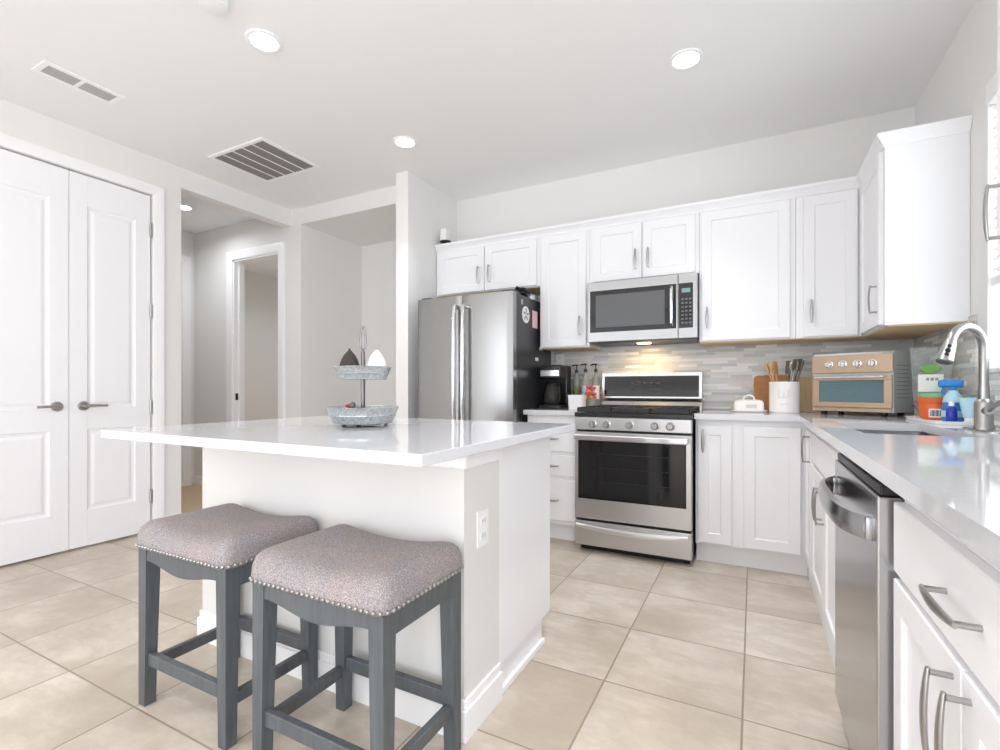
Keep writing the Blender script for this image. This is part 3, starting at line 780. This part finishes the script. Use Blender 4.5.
outlet('white outlet on the island side near the front stool', T((IX1, 1.385, .62)) @ RZ(PI/2))
outlet('white outlet on the mosaic behind the cutting board', back(.03, YB-.008, 1.11))
outlet('white outlet on the mosaic above the coffee maker', back(-1.42, YB-.008, 1.30))

# ------------------------------------------------------------------ stools
def stool():
    t = thing('counter_stool', 'grey wooden counter stool with tweed saddle seat, nearer the hallway doors', 'stool', (0, 0, 0), 'counter stools at the island')
    hx, hy = .235, .172; LT = .535
    for sx_ in (-1, 1):
        for sy_ in (-1, 1):
            ox, oy = sx_*hx, sy_*hy
            def ring(w, z): return [(ox, oy, z), (ox-sx_*w, oy, z), (ox-sx_*w, oy-sy_*w, z), (ox, oy-sy_*w, z)]
            b = B(); b.loft([ring(.036, 0), ring(.040, .2), ring(.047, LT)])
            obj('leg', b, 'stool', t)
    for sy_ in (-1, 1):       # long aprons with an arched lower edge
        y = sy_*(hy-.012); P = [(-hx+.045, LT)]
        for i in range(17):
            u = -1+2*i/16; P.append((u*(hx-.045), LT-.066+.028*max(0, math.cos(u*PI))*(1 if abs(u) < .5 else 0)-.0*u+.0))
        P.append((hx-.045, LT))
        P2 = [(-hx+.04, LT), (-hx+.04, LT-.04)]+[(x, LT-.04-.026*math.sin(PI*(x+hx-.04)/(2*hx-.08))**2) for x in [(-hx+.04)+(2*hx-.08)*i/16 for i in range(1, 16)]]+[(hx-.04, LT-.04), (hx-.04, LT)]
        b = B(); b.prism(P2, 'y', y-.010, y+.010); obj('apron', b, 'stool', t)
        b = B(); b.box(-hx+.03, hx-.03, sy_*(hy-.02)-.011, sy_*(hy-.02)+.011, .135, .178, .003); obj('stretcher', b, 'stool', t)
    for sx_ in (-1, 1):
        x = sx_*(hx-.012)
        b = B(); b.box(x-.010, x+.010, -hy+.04, hy-.04, LT-.062, LT, .002); obj('apron', b, 'stool', t)
        b = B(); b.box(sx_*(hx-.02)-.011, sx_*(hx-.02)+.011, -hy+.03, hy-.03, .112, .150, .003); obj('stretcher', b, 'stool', t)
    b = B(); b.smooth = True; ax_, ay_ = hx+.012, hy+.012; loops = []
    prof = [(.006, 0), (.001, .008), (0, .022), (.002, .04), (.009, .058), (.022, .071), (.040, .079), (.06, .083)]
    prof += [(.06+.02*i, .083+.0015*i) for i in range(1, 6)]
    def sad(x, f): return f*(.030*(x/ax_)**2-.012)
    for ins, z in prof:
        f = min(1, z/.07)
        L = rrect(-ax_+ins, ax_-ins, -ay_+ins, ay_-ins, max(.008, .035-ins*.3), 0, 5)
        # subdivide ring so that the saddle curve is smooth along the long sides
        Q = []
        for i, p in enumerate(L):
            q = L[(i+1) % len(L)]; n_ = max(1, 8 if (Vector(q)-Vector(p)).length > .06 else 1) if True else 1
            Q.append((p, q, n_))
        ring = []
        for p, q, _ in Q:
            ring.append(p)
        # long straight runs join corner arcs: resample to a fixed count
        out = []
        for i, p in enumerate(ring):
            out.append(p); q = ring[(i+1) % len(ring)]
            if i % 6 == 5:
                for k in range(1, 10): out.append(tuple(p[j]+(q[j]-p[j])*k/10 for j in range(3)))
        loops.append([(p[0], p[1], LT+z+sad(p[0], f)) for p in out])
    b.loft(loops, True, True)
    st = obj('seat', b, 'fabric', t, True, 80)
    b = B(); b.smooth = True
    L = rrect(-ax_, ax_, -ay_, ay_, .035, 0, 8); pts = [Vector(p) for p in L]; per = []
    for i in range(len(pts)):
        p, q = pts[i], pts[(i+1) % len(pts)]; n_ = max(1, int((q-p).length/.003))
        per += [p+(q-p)*k/n_ for k in range(n_)]
    acc = 0; last = per[0]
    for p in per:
        acc += (p-last).length; last = p
        if acc >= .0165:
            acc = 0; b.sphere((p.x*1.004, p.y*1.006, LT+.010), .0056, (1, 1, 1), 8)
    obj('nailhead_trim', b, 'nickel', st)
    return t
s1 = stool()
s2 = copy_tree(s1); s2['label'] = 'grey wooden counter stool with tweed saddle seat, beside the island outlet corner'
s1.location = (-1.622, 1.082, 0); s2.location = (-1.008, 1.066, 0)

# ------------------------------------------------------------------ tiered tray on the island
TX, TY, TZ = -1.43, 1.53, .92
t = thing('tiered_tray', 'two-tier galvanised metal tray on the island', 'tray', (TX, TY, TZ))
def pan(r0, r1, z0, h):
    return B().lathe([(0.001, z0+.002), (r0, z0+.002), (r0+.002, z0), (r0+(r1-r0)*.45, z0+h*.45), (r0+(r1-r0)*.5+.002, z0+h*.5), (r0+(r1-r0)*.55, z0+h*.55), (r1, z0+h), (r1+.003, z0+h+.002), (r1+.001, z0+h+.004), (r1-.003, z0+h), (r0-.001, z0+.004), (.001, z0+.004)], (TX, TY, TZ), 40)
obj('lower_pan', pan(.115, .145, .012, .062), 'galv', t)
obj('upper_pan', pan(.092, .113, .19, .048), 'galv', t)
obj('pole', B().lathe([(.0075, .016), (.009, .19), (.013, .192), (.009, .25), (.008, .30), (.005, .315)], (TX, TY, TZ), 16), 'darknickel', t)
cd = Vector((math.cos(.4785), math.sin(.4785), 0)); pts = []
for k in range(25):
    a = 2*PI*k/24; pts.append(Vector((TX, TY, TZ+.36))+cd*.011*math.sin(a)*(1.0+.25*math.cos(a))-Vector((0, 0, 1))*.048*math.cos(a)+Vector((0, 0, .0)))
obj('loop_handle', B().tube(pts, .0036, 8), 'darknickel', t)
b = B(); b.tube([(TX+.085*math.cos(2*PI*k/40), TY+.085*math.sin(2*PI*k/40), TZ+.0105) for k in range(41)], .0035, 6); obj('base_ring', b, 'darknickel', t)
for k in range(3):
    a = 2*PI*k/3+1.1; b = B(); b.sphere((TX+.1*math.cos(a), TY+.1*math.sin(a), TZ+.0062), .0062, (1.6, 1.6, 1), 10); obj('foot', b, 'black', t)
def cone(name, off, mat, label, r=.043):
    c = Vector((TX, TY, TZ+.1945))+cd*off
    t = thing(name, label, 'ornament', tuple(c))
    obj('cone_body', B().lathe([(r*.9, 0), (r*.97, .004), (r, .03), (r*.93, .055), (r*.76, .078), (r*.5, .098), (r*.22, .112), (.004, .118)], c, 24), mat, t)
    obj('tip', B().sphere(c+Vector((0, 0, .120)), .0045, seg=10), 'nickel' if mat == 'white' else mat, t)
M['choc'] = pm('dark_brown_glaze', (52, 46, 42), .4)
cone('cone_ornament', -.0555, 'choc', 'dark brown cone ornament in the upper tray tier')
cone('cone_ornament', .0565, 'white', 'white cone ornament in the upper tray tier')
c = Vector((TX, TY, TZ+.016))
b = B(); p = c-cd*.055; b.sphere(p+Vector((0, 0, .066)), .016, (1.3, .8, .55), 12); b.cyl(p+Vector((0, 0, 0)), p+Vector((0, 0, .062)), .005)
o = obj('red_trinket', b, 'red'); tag(o, 'small red trinket in the lower tray tier', 'trinket')
b = B(); p = c-cd*.028-Vector((0, .02, 0)); b.sphere(p+Vector((0, 0, .068)), .013, (1, 1, 1.1), 12); b.sphere(p+Vector((0, 0, .03)), .02, (1, 1, 1.45), 12)
o = obj('grey_trinket', b, 'utensil'); tag(o, 'small dark grey figurine in the lower tray tier', 'trinket')

# ------------------------------------------------------------------ items on the short left counter
t = thing('coffee_maker', 'black drip coffee maker beside the refrigerator', 'coffee maker', (-1.35, 3.54, CT1))
x0, x1, y0, y1 = -1.447, -1.275, 3.42, 3.68
obj('base', B().box(x0, x1, y0, y1, CT1, CT1+.03, .008), 'black', t)
obj('tower', B().box(x0, x1, y0+.16, y1, CT1+.03, CT1+.33, .01), 'black', t)
obj('brew_head', B().box(x0, x1, y0+.015, y0+.16, CT1+.225, CT1+.33, .012), 'black', t)
obj('steel_band', B().box(x0+.012, x1-.012, y0+.011, y0+.016, CT1+.245, CT1+.29, .002), 'steel', t)
cc = ((x0+x1)/2-.005, y0+.08, CT1+.031)
cf = obj('carafe', B().lathe([(.05, 0), (.066, .02), (.070, .06), (.058, .11), (.046, .135), (.05, .15)], cc, 28), 'carafe', t)
obj('lid', B().lathe([(.05, .15), (.052, .155), (.045, .168), (.01, .172)], cc, 24), 'black', cf)
b = B(); b.tube([Vector(cc)+Vector((.045, -.03, .145)), Vector(cc)+Vector((.075, -.055, .14)), Vector(cc)+Vector((.082, -.06, .08)), Vector(cc)+Vector((.06, -.045, .035))], .008, 10); obj('handle', b, 'black', cf)
obj('coffee', B().lathe([(.048, .003), (.064, .02), (.068, .05)], cc, 24), pm('coffee_liquid', (40, 26, 18), .1), cf)
b = B(); b.smooth = True
PX = .035
b.loft([rrect(-1.24+PX, -1.13+PX, 3.40, 3.49, .02, CT1+.0005), rrect(-1.245+PX, -1.125+PX, 3.395, 3.495, .022, CT1+.09), rrect(-1.247+PX, -1.123+PX, 3.393, 3.497, .022, CT1+.105), rrect(-1.242+PX, -1.128+PX, 3.398, 3.492, .02, CT1+.105), rrect(-1.24+PX, -1.13+PX, 3.40, 3.49, .02, CT1+.02)])
o = obj('ceramic_pot', b, 'white'); tag(o, 'white rectangular pot in front of the pump bottles', 'pot')
def pump_bottle(x, y, h, label, mat, lab):
    t = thing('pump_bottle', label, 'bottle', (x, y, CT1), 'pump bottles by the range')
    obj('glass', B().lathe([(.026, .0005), (.029, .006), (.029, h*.58), (.024, h*.68), (.012, h*.75), (.011, h*.82)], (x, y, CT1), 20), mat, t)
    obj('label_band', B().lathe([(.0295, h*.2), (.0297, h*.2), (.0297, h*.5), (.0295, h*.5)], (x, y, CT1), 20, cap0=False, cap1=False), lab, t)
    b = B(); b.lathe([(.013, h*.8), (.013, h*.87), (.004, h*.88), (.004, h*.97)], (x, y, CT1), 14); b.tube([(x+.01, y, CT1+h*.975), (x-.012, y-.01, CT1+h*.98), (x-.036, y-.02, CT1+h*.955)], .0055, 8); obj('pump', b, 'black', t)
M['syrup'] = pm('amber_syrup', (190, 150, 96), .15)
M['greenlabel'] = pm('olive_label', (120, 128, 84), .5)
M['bluelabel'] = pm('pale_blue_label', (206, 220, 234), .5)
pump_bottle(-1.245, 3.72, .345, 'black-topped pump bottle with an olive label, nearest the coffee maker', 'bottle', 'greenlabel')
pump_bottle(-1.165, 3.70, .35, 'black-topped pump bottle with a pale blue label, middle of three', 'bottle', 'bluelabel')
pump_bottle(-1.10, 3.755, .35, 'black-topped pump bottle with a white label, nearest the range', 'bottle', 'white')
t = thing('flower_jar', 'small jar of pink and orange flowers beside the range', 'flowers', (-1.092, 3.60, CT1))
obj('jar', B().lathe([(.03, .0005), (.034, .01), (.034, .07), (.028, .085)], (-1.092, 3.60, CT1), 20), 'bottle', t)
b1, b2, b3 = B(), B(), B(); rr = random.Random(5)
for i in range(22):
    p = Vector((-1.092+rr.uniform(-.03, .03), 3.60+rr.uniform(-.03, .03), CT1+rr.uniform(.085, .165)))
    (b1 if i % 3 else b2).sphere(p, rr.uniform(.011, .019), (1, 1, .8), 8); b3.tube([(-1.092, 3.60, CT1+.02), p], .0018, 5)
obj('pink_petals', b1, 'pinkflower', t); obj('orange_petals', b2, 'orangeflower', t); obj('stems', b3, 'leaf', t)

# ------------------------------------------------------------------ items on the long counter
t = thing('butter_dish', 'white lidded butter dish beside the cutting board', 'butter dish', (-.02, 3.58, CT1))
b = B(); b.smooth = True
b.loft([rrect(-.125, .07, 3.52, 3.65, .03, CT1+.0005), rrect(-.135, .08, 3.51, 3.66, .035, CT1+.010), rrect(-.13, .075, 3.515, 3.655, .03, CT1+.012), rrect(-.12, .065, 3.525, 3.645, .03, CT1+.006)]); obj('plate', b, 'white', t)
b = B(); b.smooth = True
b.loft([rrect(-.115, .06, 3.54, 3.63, .025, CT1+.0065), rrect(-.115, .06, 3.54, 3.63, .025, CT1+.055), rrect(-.108, .053, 3.546, 3.624, .025, CT1+.072), rrect(-.09, .035, 3.56, 3.61, .02, CT1+.08)]); ld = obj('lid', b, 'white', t)
obj('loop_handle', B().tube([(-.06, 3.585, CT1+.078), (-.053, 3.585, CT1+.10), (-.027, 3.585, CT1+.11), (-.002, 3.585, CT1+.10), (.005, 3.585, CT1+.078)], .006, 8), 'white', ld)
obj('embossed_mark', B().box(-.045, .02, 3.5385, 3.5405, CT1+.025, CT1+.05, .001), pm('emboss_grey', (214, 212, 210), .3), ld)

def leanboard(name, x0, x1, h, th, ybot, tilt, mat, label, r=.03, hole=True):
    b = B(); P = [(x0, 0), (x1, 0)]
    for cx, a0 in ((x1-r, 0), (x0+r, PI/2)):
        for k in range(7):
            q = a0+PI/2*k/6; P.append((cx+r*math.cos(q), h-r+r*math.sin(q)))
    m = T((0, ybot, CT1+.001)) @ Matrix.Rotation(-tilt, 4, 'X')
    b.prism(P, 'y', 0, th, m)
    o = obj(name, b, mat); tag(o, label, 'cutting board'); return o
leanboard('cutting_board', .0, .235, .25, .018, 3.735, .27, 'board', 'brown wooden cutting board with rounded corners behind the crock')
leanboard('cutting_board', .25, .40, .235, .02, 3.735, .27, 'bamboo', 'pale bamboo board leaning between crock and toaster oven', .012)
KX, KY, KR, KH = .172, 3.575, .086, .195
t = thing('utensil_crock', 'white ceramic crock holding cooking utensils', 'crock', (KX, KY, CT1))
obj('crock_body', B().lathe([(KR*.96, .0005), (KR, .006), (KR*.985, .02), (KR*.985, KH-.02), (KR, KH-.012), (KR, KH), (KR-.008, KH), (KR-.01, .015), (.001, .012)], (KX, KY, CT1), 40), 'white', t)
b = B(); mm = T((KX, KY, CT1)) @ RZ(-.1)
for px, pz, w, h in ((-.03, .10, .05, .008), (-.03, .14, .012, .04), (-.005, .13, .012, .03), (.018, .145, .012, .045), (-.02, .06, .04, .01)):
    b.box(px, px+w, -KR-.0005, -KR+.006, pz-h, pz, .001, mm)
obj('embossed_mark', b, pm('emboss_pale', (226, 224, 222), .3), t)
def stick(name, ang, tilt, L, head, mat, label, z0=.03, cat='utensil'):
    tilt = min(tilt, .26); base = Vector((KX+.3*KR*math.cos(ang), KY+.3*KR*math.sin(ang), CT1+z0)); d = Vector((math.cos(ang)*math.sin(tilt), math.sin(ang)*math.sin(tilt), math.cos(tilt)))
    b = B(); end = base+d*L
    b.tube([base, base+d*L*.5, end], [.005, .0048, .0055], 8)
    q = d.to_track_quat('Z', 'Y').to_matrix().to_4x4()
    if head == 'spoon': b.sphere((0, 0, 0), .024, (1, .35, 1.5), 14, T(end+d*.02) @ q)
    elif head == 'flat': b.box(-.022, .022, -.0035, .0035, -.01, .075, .006, T(end) @ q)
    elif head == 'whisk':
        for k in range(5):
            a = PI*k/5; pts = []
            for j in range(13):
                s_ = PI*j/12; pts.append((T(end) @ q) @ Vector((math.cos(a)*.026*math.cos(s_)*(.5+.5*math.sin(s_)), math.sin(a)*.026*math.cos(s_)*(.5+.5*math.sin(s_)), .085*math.sin(s_))))
            b.tube(pts, .0024, 5)
    o = obj(name, b, mat); tag(o, label, cat, 'utensils in the white crock'); return o
stick('wooden_spoon', PI*.95, .30, .235, 'spoon', 'spoonwood', 'wooden spoon leaning farthest left in the white crock')
stick('wooden_spoon', PI*1.08, .20, .245, 'spoon', 'spoonwood', 'wooden spoon upright beside the leftmost spoon in the crock')
stick('wooden_spatula', PI*.8, .13, .225, 'flat', 'spoonwood', 'flat wooden spatula near the middle of the crock')
stick('whisk', .15, .12, 0.225, 'whisk', 'nickel', 'wire whisk standing in the white crock')
stick('slotted_turner', 1.1, .16, 0.230, 'flat', 'utensil', 'grey metal turner at the back of the crock')
stick('ladle', -.1, .33, 0.255, 'spoon', 'utensil', 'grey metal ladle leaning right in the crock')
stick('serving_spoon', -.9, .16, 0.250, 'spoon', 'nickel', 'shiny serving spoon at the front of the crock')
stick('slotted_turner', .5, .24, 0.245, 'flat', 'brownjar', 'dark brown turner leaning right in the crock')

# toaster oven (local: faces -Y, front plane y=0), then turned into the corner
t = thing('toaster_oven', 'champagne toaster oven with four knobs in the counter corner', 'toaster oven', (0, 0, 0))
w2, dp, H0, H1 = .20, .29, .022, .355
b = B(); b.prism([(.012, H0), (dp, H0), (dp-.035, H1-.03), (dp-.06, H1), (.03, H1), (.012, H1-.02)], 'x', -w2, w2); obj('housing', b, 'silver', t)
b = B()
for i in range(9):
    for j in range(6): b.box(w2-.001, w2+.0008, .05+j*.03, .072+j*.03, .10+i*.022, .104+i*.022)
obj('side_vents', b, 'ventgrey', t)
pn = obj('control_panel', B().box(-w2, w2, 0, .013, H1-.115, H1-.012, .004), 'copper', t)
for x in (-.105, -.035, .037, .11):
    b = B(); b.tube([(x, 0, H1-.064), (x, -.006, H1-.064), (x, -.007, H1-.064), (x, -.022, H1-.064), (x, -.025, H1-.064)], [.022, .022, .018, .017, .014], 20); kn = obj('knob', b, 'chrome', pn)
    obj('grip', B().box(x-.0025, x+.0025, -.029, -.024, H1-.078, H1-.05, .001), 'nickel', kn)
b = B(); zz0, zz1 = .045, .228
b.box(-w2+.004, w2-.004, -.002, .010, zz0, zz0+.03, .003); b.box(-w2+.004, w2-.004, -.002, .010, zz1-.03, zz1, .003)
b.box(-w2+.004, -w2+.04, -.002, .010, zz0+.03, zz1-.03, .001); b.box(w2-.04, w2-.004, -.002, .010, zz0+.03, zz1-.03, .001)
dr_ = obj('door', b, 'copper', t)
obj('glass', B().box(-w2+.038, w2-.038, .001, .005, zz0+.028, zz1-.028), 'ovenglass', dr_)
b = B(); b.cyl((-w2+.03, -.03, zz1-.012), (w2-.03, -.03, zz1-.012), .007, 12)
for x in (-w2+.05, w2-.05): b.cyl((x, 0, zz1-.012), (x, -.03, zz1-.012), .005, 8)
obj('handle', b, 'chrome', dr_)
b = B()
for i in range(14): b.cyl((-w2+.045+i*.0238, .0065, .135), (-w2+.045+i*.0238, .0085, .135), .001, 6)
b.cyl((-w2+.04, .008, .135), (w2-.04, .008, .135), .0025, 8)
obj('rack', b, 'chrome', t)
obj('base_skirt', B().box(-w2+.01, w2-.01, .004, .02, H0-.0, .044, .002), 'copper', t)
for x in (-w2+.05, w2-.05):
    for y in (.035, dp-.04): obj('foot', B().lathe([(.014, 0.0005), (.016, .01), (.016, H0)], (x, y, 0), 14), 'black', t)
t.location = (.4825, 3.36, CT1); t.rotation_euler = (0, 0, -.532)
b = B(); b.tube([(.78, 3.44, CT1+.06), (.80, 3.41, CT1+.03), (.815, 3.34, CT1+.006), (.82, 3.27, CT1+.006), (.835, 3.22, CT1+.006)], .0045, 8)
o = obj('power_cord', b, 'black'); tag(o, 'black power cord behind the toaster oven', 'cord')

# tray with cleaning things by the window
t0 = B(); t0.smooth = True
t0.loft([rrect(.685, .85, 2.70, 3.16, .03, CT1+.0005), rrect(.68, .855, 2.695, 3.165, .03, CT1+.014), rrect(.684, .851, 2.70, 3.16, .03, CT1+.014), rrect(.69, .845, 2.71, 3.15, .03, CT1+.006)])
o = obj('serving_tray', t0, 'whiteplastic'); tag(o, 'long white tray under the cleaning bottles by the window', 'tray')
TZ0 = CT1+.0065
t = thing('orange_tub', 'orange tub with green rim and barcode on the white tray', 'tub', (.765, 3.0, TZ0))
c = (.765, 3.0, TZ0)
obj('tub_body', B().lathe([(.052, 0), (.06, .01), (.064, .05), (.062, .075), (.07, .085), (.07, .105)], c, 32), 'orange', t)
obj('rim', B().lathe([(.066, .1055), (.066, .122), (.06, .126), (.001, .127)], c, 32), 'green', t)
ang = math.atan2(-3.0, -.765)
mm = T(c) @ RZ(ang+PI/2)
lb = obj('label', B().box(-.025, .025, -.066, -.060, .012, .052, .001, mm), 'white', t)
b = B()
for i in range(9): b.box(-.02+i*.0047, -.018+i*.0047+(.0012 if i % 3 else 0), -.0668, -.0655, .018, .046, 0, mm)
obj('barcode', b, 'black', lb)
t = thing('refill_pouch', 'clear tall refill pouch with leafy print and white label', 'pouch', (.765, 3.1, TZ0))
mm = T((.775, 3.105, TZ0)) @ RZ(ang+PI/2+.15); loops = []
for z, w, d_ in ((0, .06, .028), (.02, .066, .03), (.1, .07, .026), (.2, .075, .02), (.29, .08, .011), (.335, .082, .003), (.35, .082, .0015)):
    loops.append([(w*math.copysign(abs(math.cos(q))**.6, math.cos(q)), d_*math.sin(q), z) for q in [2*PI*k/20 for k in range(20)]])
b = B(); b.smooth = True; b.loft(loops, True, True, mm); po = obj('pouch_body', b, 'clear', t)
b = B(); b.box(-.055, .04, -.031, -.027, .13, .215, .001, mm); lb = obj('label', b, 'white', t)
b = B()
for px in (-.025, -.008, .009): b.box(px, px+.012, -.0318, -.0305, .185, .198, .001, mm)
obj('print_mark', b, 'ventgrey', lb)
b = B()
for i in range(9):
    a = -.9+i*.22; b.sphere((0, 0, .03), .012, (.6, .2, 1.9), 8, mm @ T((-.005, -.024, .215)) @ Matrix.Rotation(a, 4, 'Y'))
obj('leaf_print', b, 'leaf', t)
t = thing('spray_bottle', 'blue spray bottle with pale label on the white tray', 'bottle', (.79, 2.87, TZ0))
c = (.79, 2.87, TZ0)
obj('bottle_body', B().lathe([(.034, 0), (.038, .006), (.038, .05), (.032, .10), (.016, .125), (.014, .14)], c, 24), 'blue', t)
obj('label', B().lathe([(.0385, .02), (.0388, .02), (.0388, .048), (.0385, .048)], c, 24, cap0=False, cap1=False), 'paleblue', t)
b = B(); mm = T(c) @ RZ(ang+PI*.5); b.box(-.05, .035, -.014, .014, .15, .185, .01, mm, 3); b.box(-.012, .012, -.012, .012, .138, .152, .003, mm); b.tube([mm @ Vector((-.03, 0, .15)), mm @ Vector((-.036, 0, .135)), mm @ Vector((-.03, 0, .118))], .005, 8); obj('trigger', b, 'blue', t)
obj('shoulder', B().lathe([(.036, .085), (.03, .112), (.018, .13), (.016, .138)], c, 24), 'paleblue', t)
t = thing('soap_bottle', 'small cobalt blue bottle in front of the spray bottle', 'bottle', (.765, 2.795, TZ0))
c = (.765, 2.795, TZ0)
obj('bottle_body', B().lathe([(.017, 0), (.019, .004), (.019, .055), (.012, .066), (.009, .07)], c, 20), 'cobalt', t)
obj('cap', B().lathe([(.010, .07), (.010, .088), (.008, .09)], c, 16), 'white', t)
t = thing('squeeze_tube', 'pale blue squeeze tube standing on its cap near the faucet', 'tube', (.815, 2.755, TZ0))
mm = T((.815, 2.755, TZ0)) @ RZ(ang+PI/2); loops = []
for z, w, d_ in ((.022, .022, .02), (.03, .024, .021), (.06, .03, .016), (.09, .035, .008), (.108, .037, .002)):
    loops.append([(w*math.cos(q), d_*math.sin(q), z) for q in [2*PI*k/20 for k in range(20)]])
b = B(); b.smooth = True; b.loft(loops, True, True, mm); obj('tube_body', b, 'paleblue', t)
obj('cap', B().lathe([(.018, 0), (.019, .003), (.019, .022)], (.815, 2.755, TZ0), 20), 'whiteplastic', t)

# ------------------------------------------------------------------ ceiling fixtures
def downlight(x, y, label, power, r=.085, z=CE, spread=88):
    t = thing('recessed_light', label, 'ceiling light', (x, y, z), 'recessed ceiling lights')
    obj('trim_ring', B().lathe([(r, 0), (r, -.006), (r-.006, -.009), (r-.02, -.006), (r-.02, 0)], (x, y, z), 32, cap0=False, cap1=False), 'trim', t)
    obj('lens', B().lathe([(r-.02, -.002), (r-.022, -.006), (.001, -.007)], (x, y, z), 32, cap0=True), 'lens', t)
    l = area('downlight', (x, y, z-.02), (0, 0, 0), .14, .14, power, (.95, .98, 1.03), 'DISK'); l.data.spread = math.radians(spread)
downlight(-2.16, 1.617, 'round recessed ceiling light in front of the island, nearest the smoke detector', 3.5)
downlight(-.315, 2.724, 'round recessed ceiling light in front of the range', 4.5)
downlight(-2.169, 2.735, 'round recessed ceiling light in front of the white stub wall', 5.5)
downlight(-4.82, 2.743, 'round recessed ceiling light inside the hallway', 9, spread=160)
for x, y, pw in ((-.315, 1.617, 7), (-.315, -.6, 12), (-2.16, -.6, 12), (-.315, -2.6, 16), (-2.16, -2.6, 16)):  # those behind the camera are invented fill lamps; the first completes the grid
    downlight(x, y, 'unseen round recessed ceiling light giving extra fill on the floor', pw)
downlight(-5.2, 4.4, 'unseen recessed ceiling light added to brighten the dim far room', 11, spread=150)  # no lamp known there; put in to lift the room past the doorway
t = thing('smoke_detector', 'white round smoke detector at the top picture edge', 'smoke detector', (-2.13, 1.34, CE))
obj('housing', B().lathe([(.062, 0), (.062, -.018), (.055, -.03), (.03, -.034), (.001, -.034)], (-2.13, 1.34, CE), 32), 'whiteplastic', t)
# supply register: two louvred sections
t = thing('air_vent', 'narrow white ceiling vent with two louvred sections', 'vent', (-3.39, 1.36, CE))
X0, X1, Y0, Y1 = -3.465, -3.305, 1.178, 1.55
b = B()
for x0, x1, y0, y1 in ((X0, X0+.028, Y0, Y1), (X1-.028, X1, Y0, Y1), (X0+.028, X1-.028, Y0, Y0+.028), (X0+.028, X1-.028, Y1-.028, Y1), (X0+.028, X1-.028, 1.35, 1.37)):
    b.box(x0, x1, y0, y1, CE-.007, CE-.0005, .002)
obj('frame', b, 'trim', t)
obj('duct', B().box(X0+.028, X1-.028, Y0+.028, Y1-.028, CE-.002, CE-.0008), 'ventgrey', t)
b = B()
for i in range(7):
    x = X0+.034+i*.0153
    for y0, y1 in ((Y0+.028, 1.35), (1.37, Y1-.028)): b.box(-.0062, .0062, y0, y1, -.0005, .0005, 0, T((x, 0, CE-.006)) @ Matrix.Rotation(.12, 4, 'Y'))
obj('louvres', b, pm('louvre_grey', (205, 203, 200), .5), t)
# return grille
t = thing('return_grille', 'large square return air grille with dark slots on the ceiling', 'vent', (-3.3, 2.48, CE))
X0, X1, Y0, Y1 = -3.60, -2.995, 2.225, 2.73
b = B(); f = .03
for x0, x1, y0, y1 in ((X0, X0+f, Y0, Y1), (X1-f, X1, Y0, Y1), (X0+f, X1-f, Y0, Y0+f), (X0+f, X1-f, Y1-f, Y1)): b.box(x0, x1, y0, y1, CE-.010, CE-.0005, .003)
wS = (X1-X0-2*f)/5
for i in range(1, 5): b.box(X0+f+i*wS-.006, X0+f+i*wS+.006, Y0+f, Y1-f, CE-.010, CE-.003)
obj('frame', b, 'trim', t)
obj('filter', B().box(X0+f, X1-f, Y0+f, Y1-f, CE-.0025, CE-.0008), 'grilledark', t)
b = B()
for i in range(5):
    for k in range(4):
        x = X0+f+i*wS+.02+k*.024; b.box(-.009, .009, Y0+f, Y1-f, -.0006, .0006, 0, T((x, 0, CE-.0065)) @ Matrix.Rotation(-.5, 4, 'Y'))
obj('louvres', b, pm('grille_grey', (136, 132, 128), .6), t)
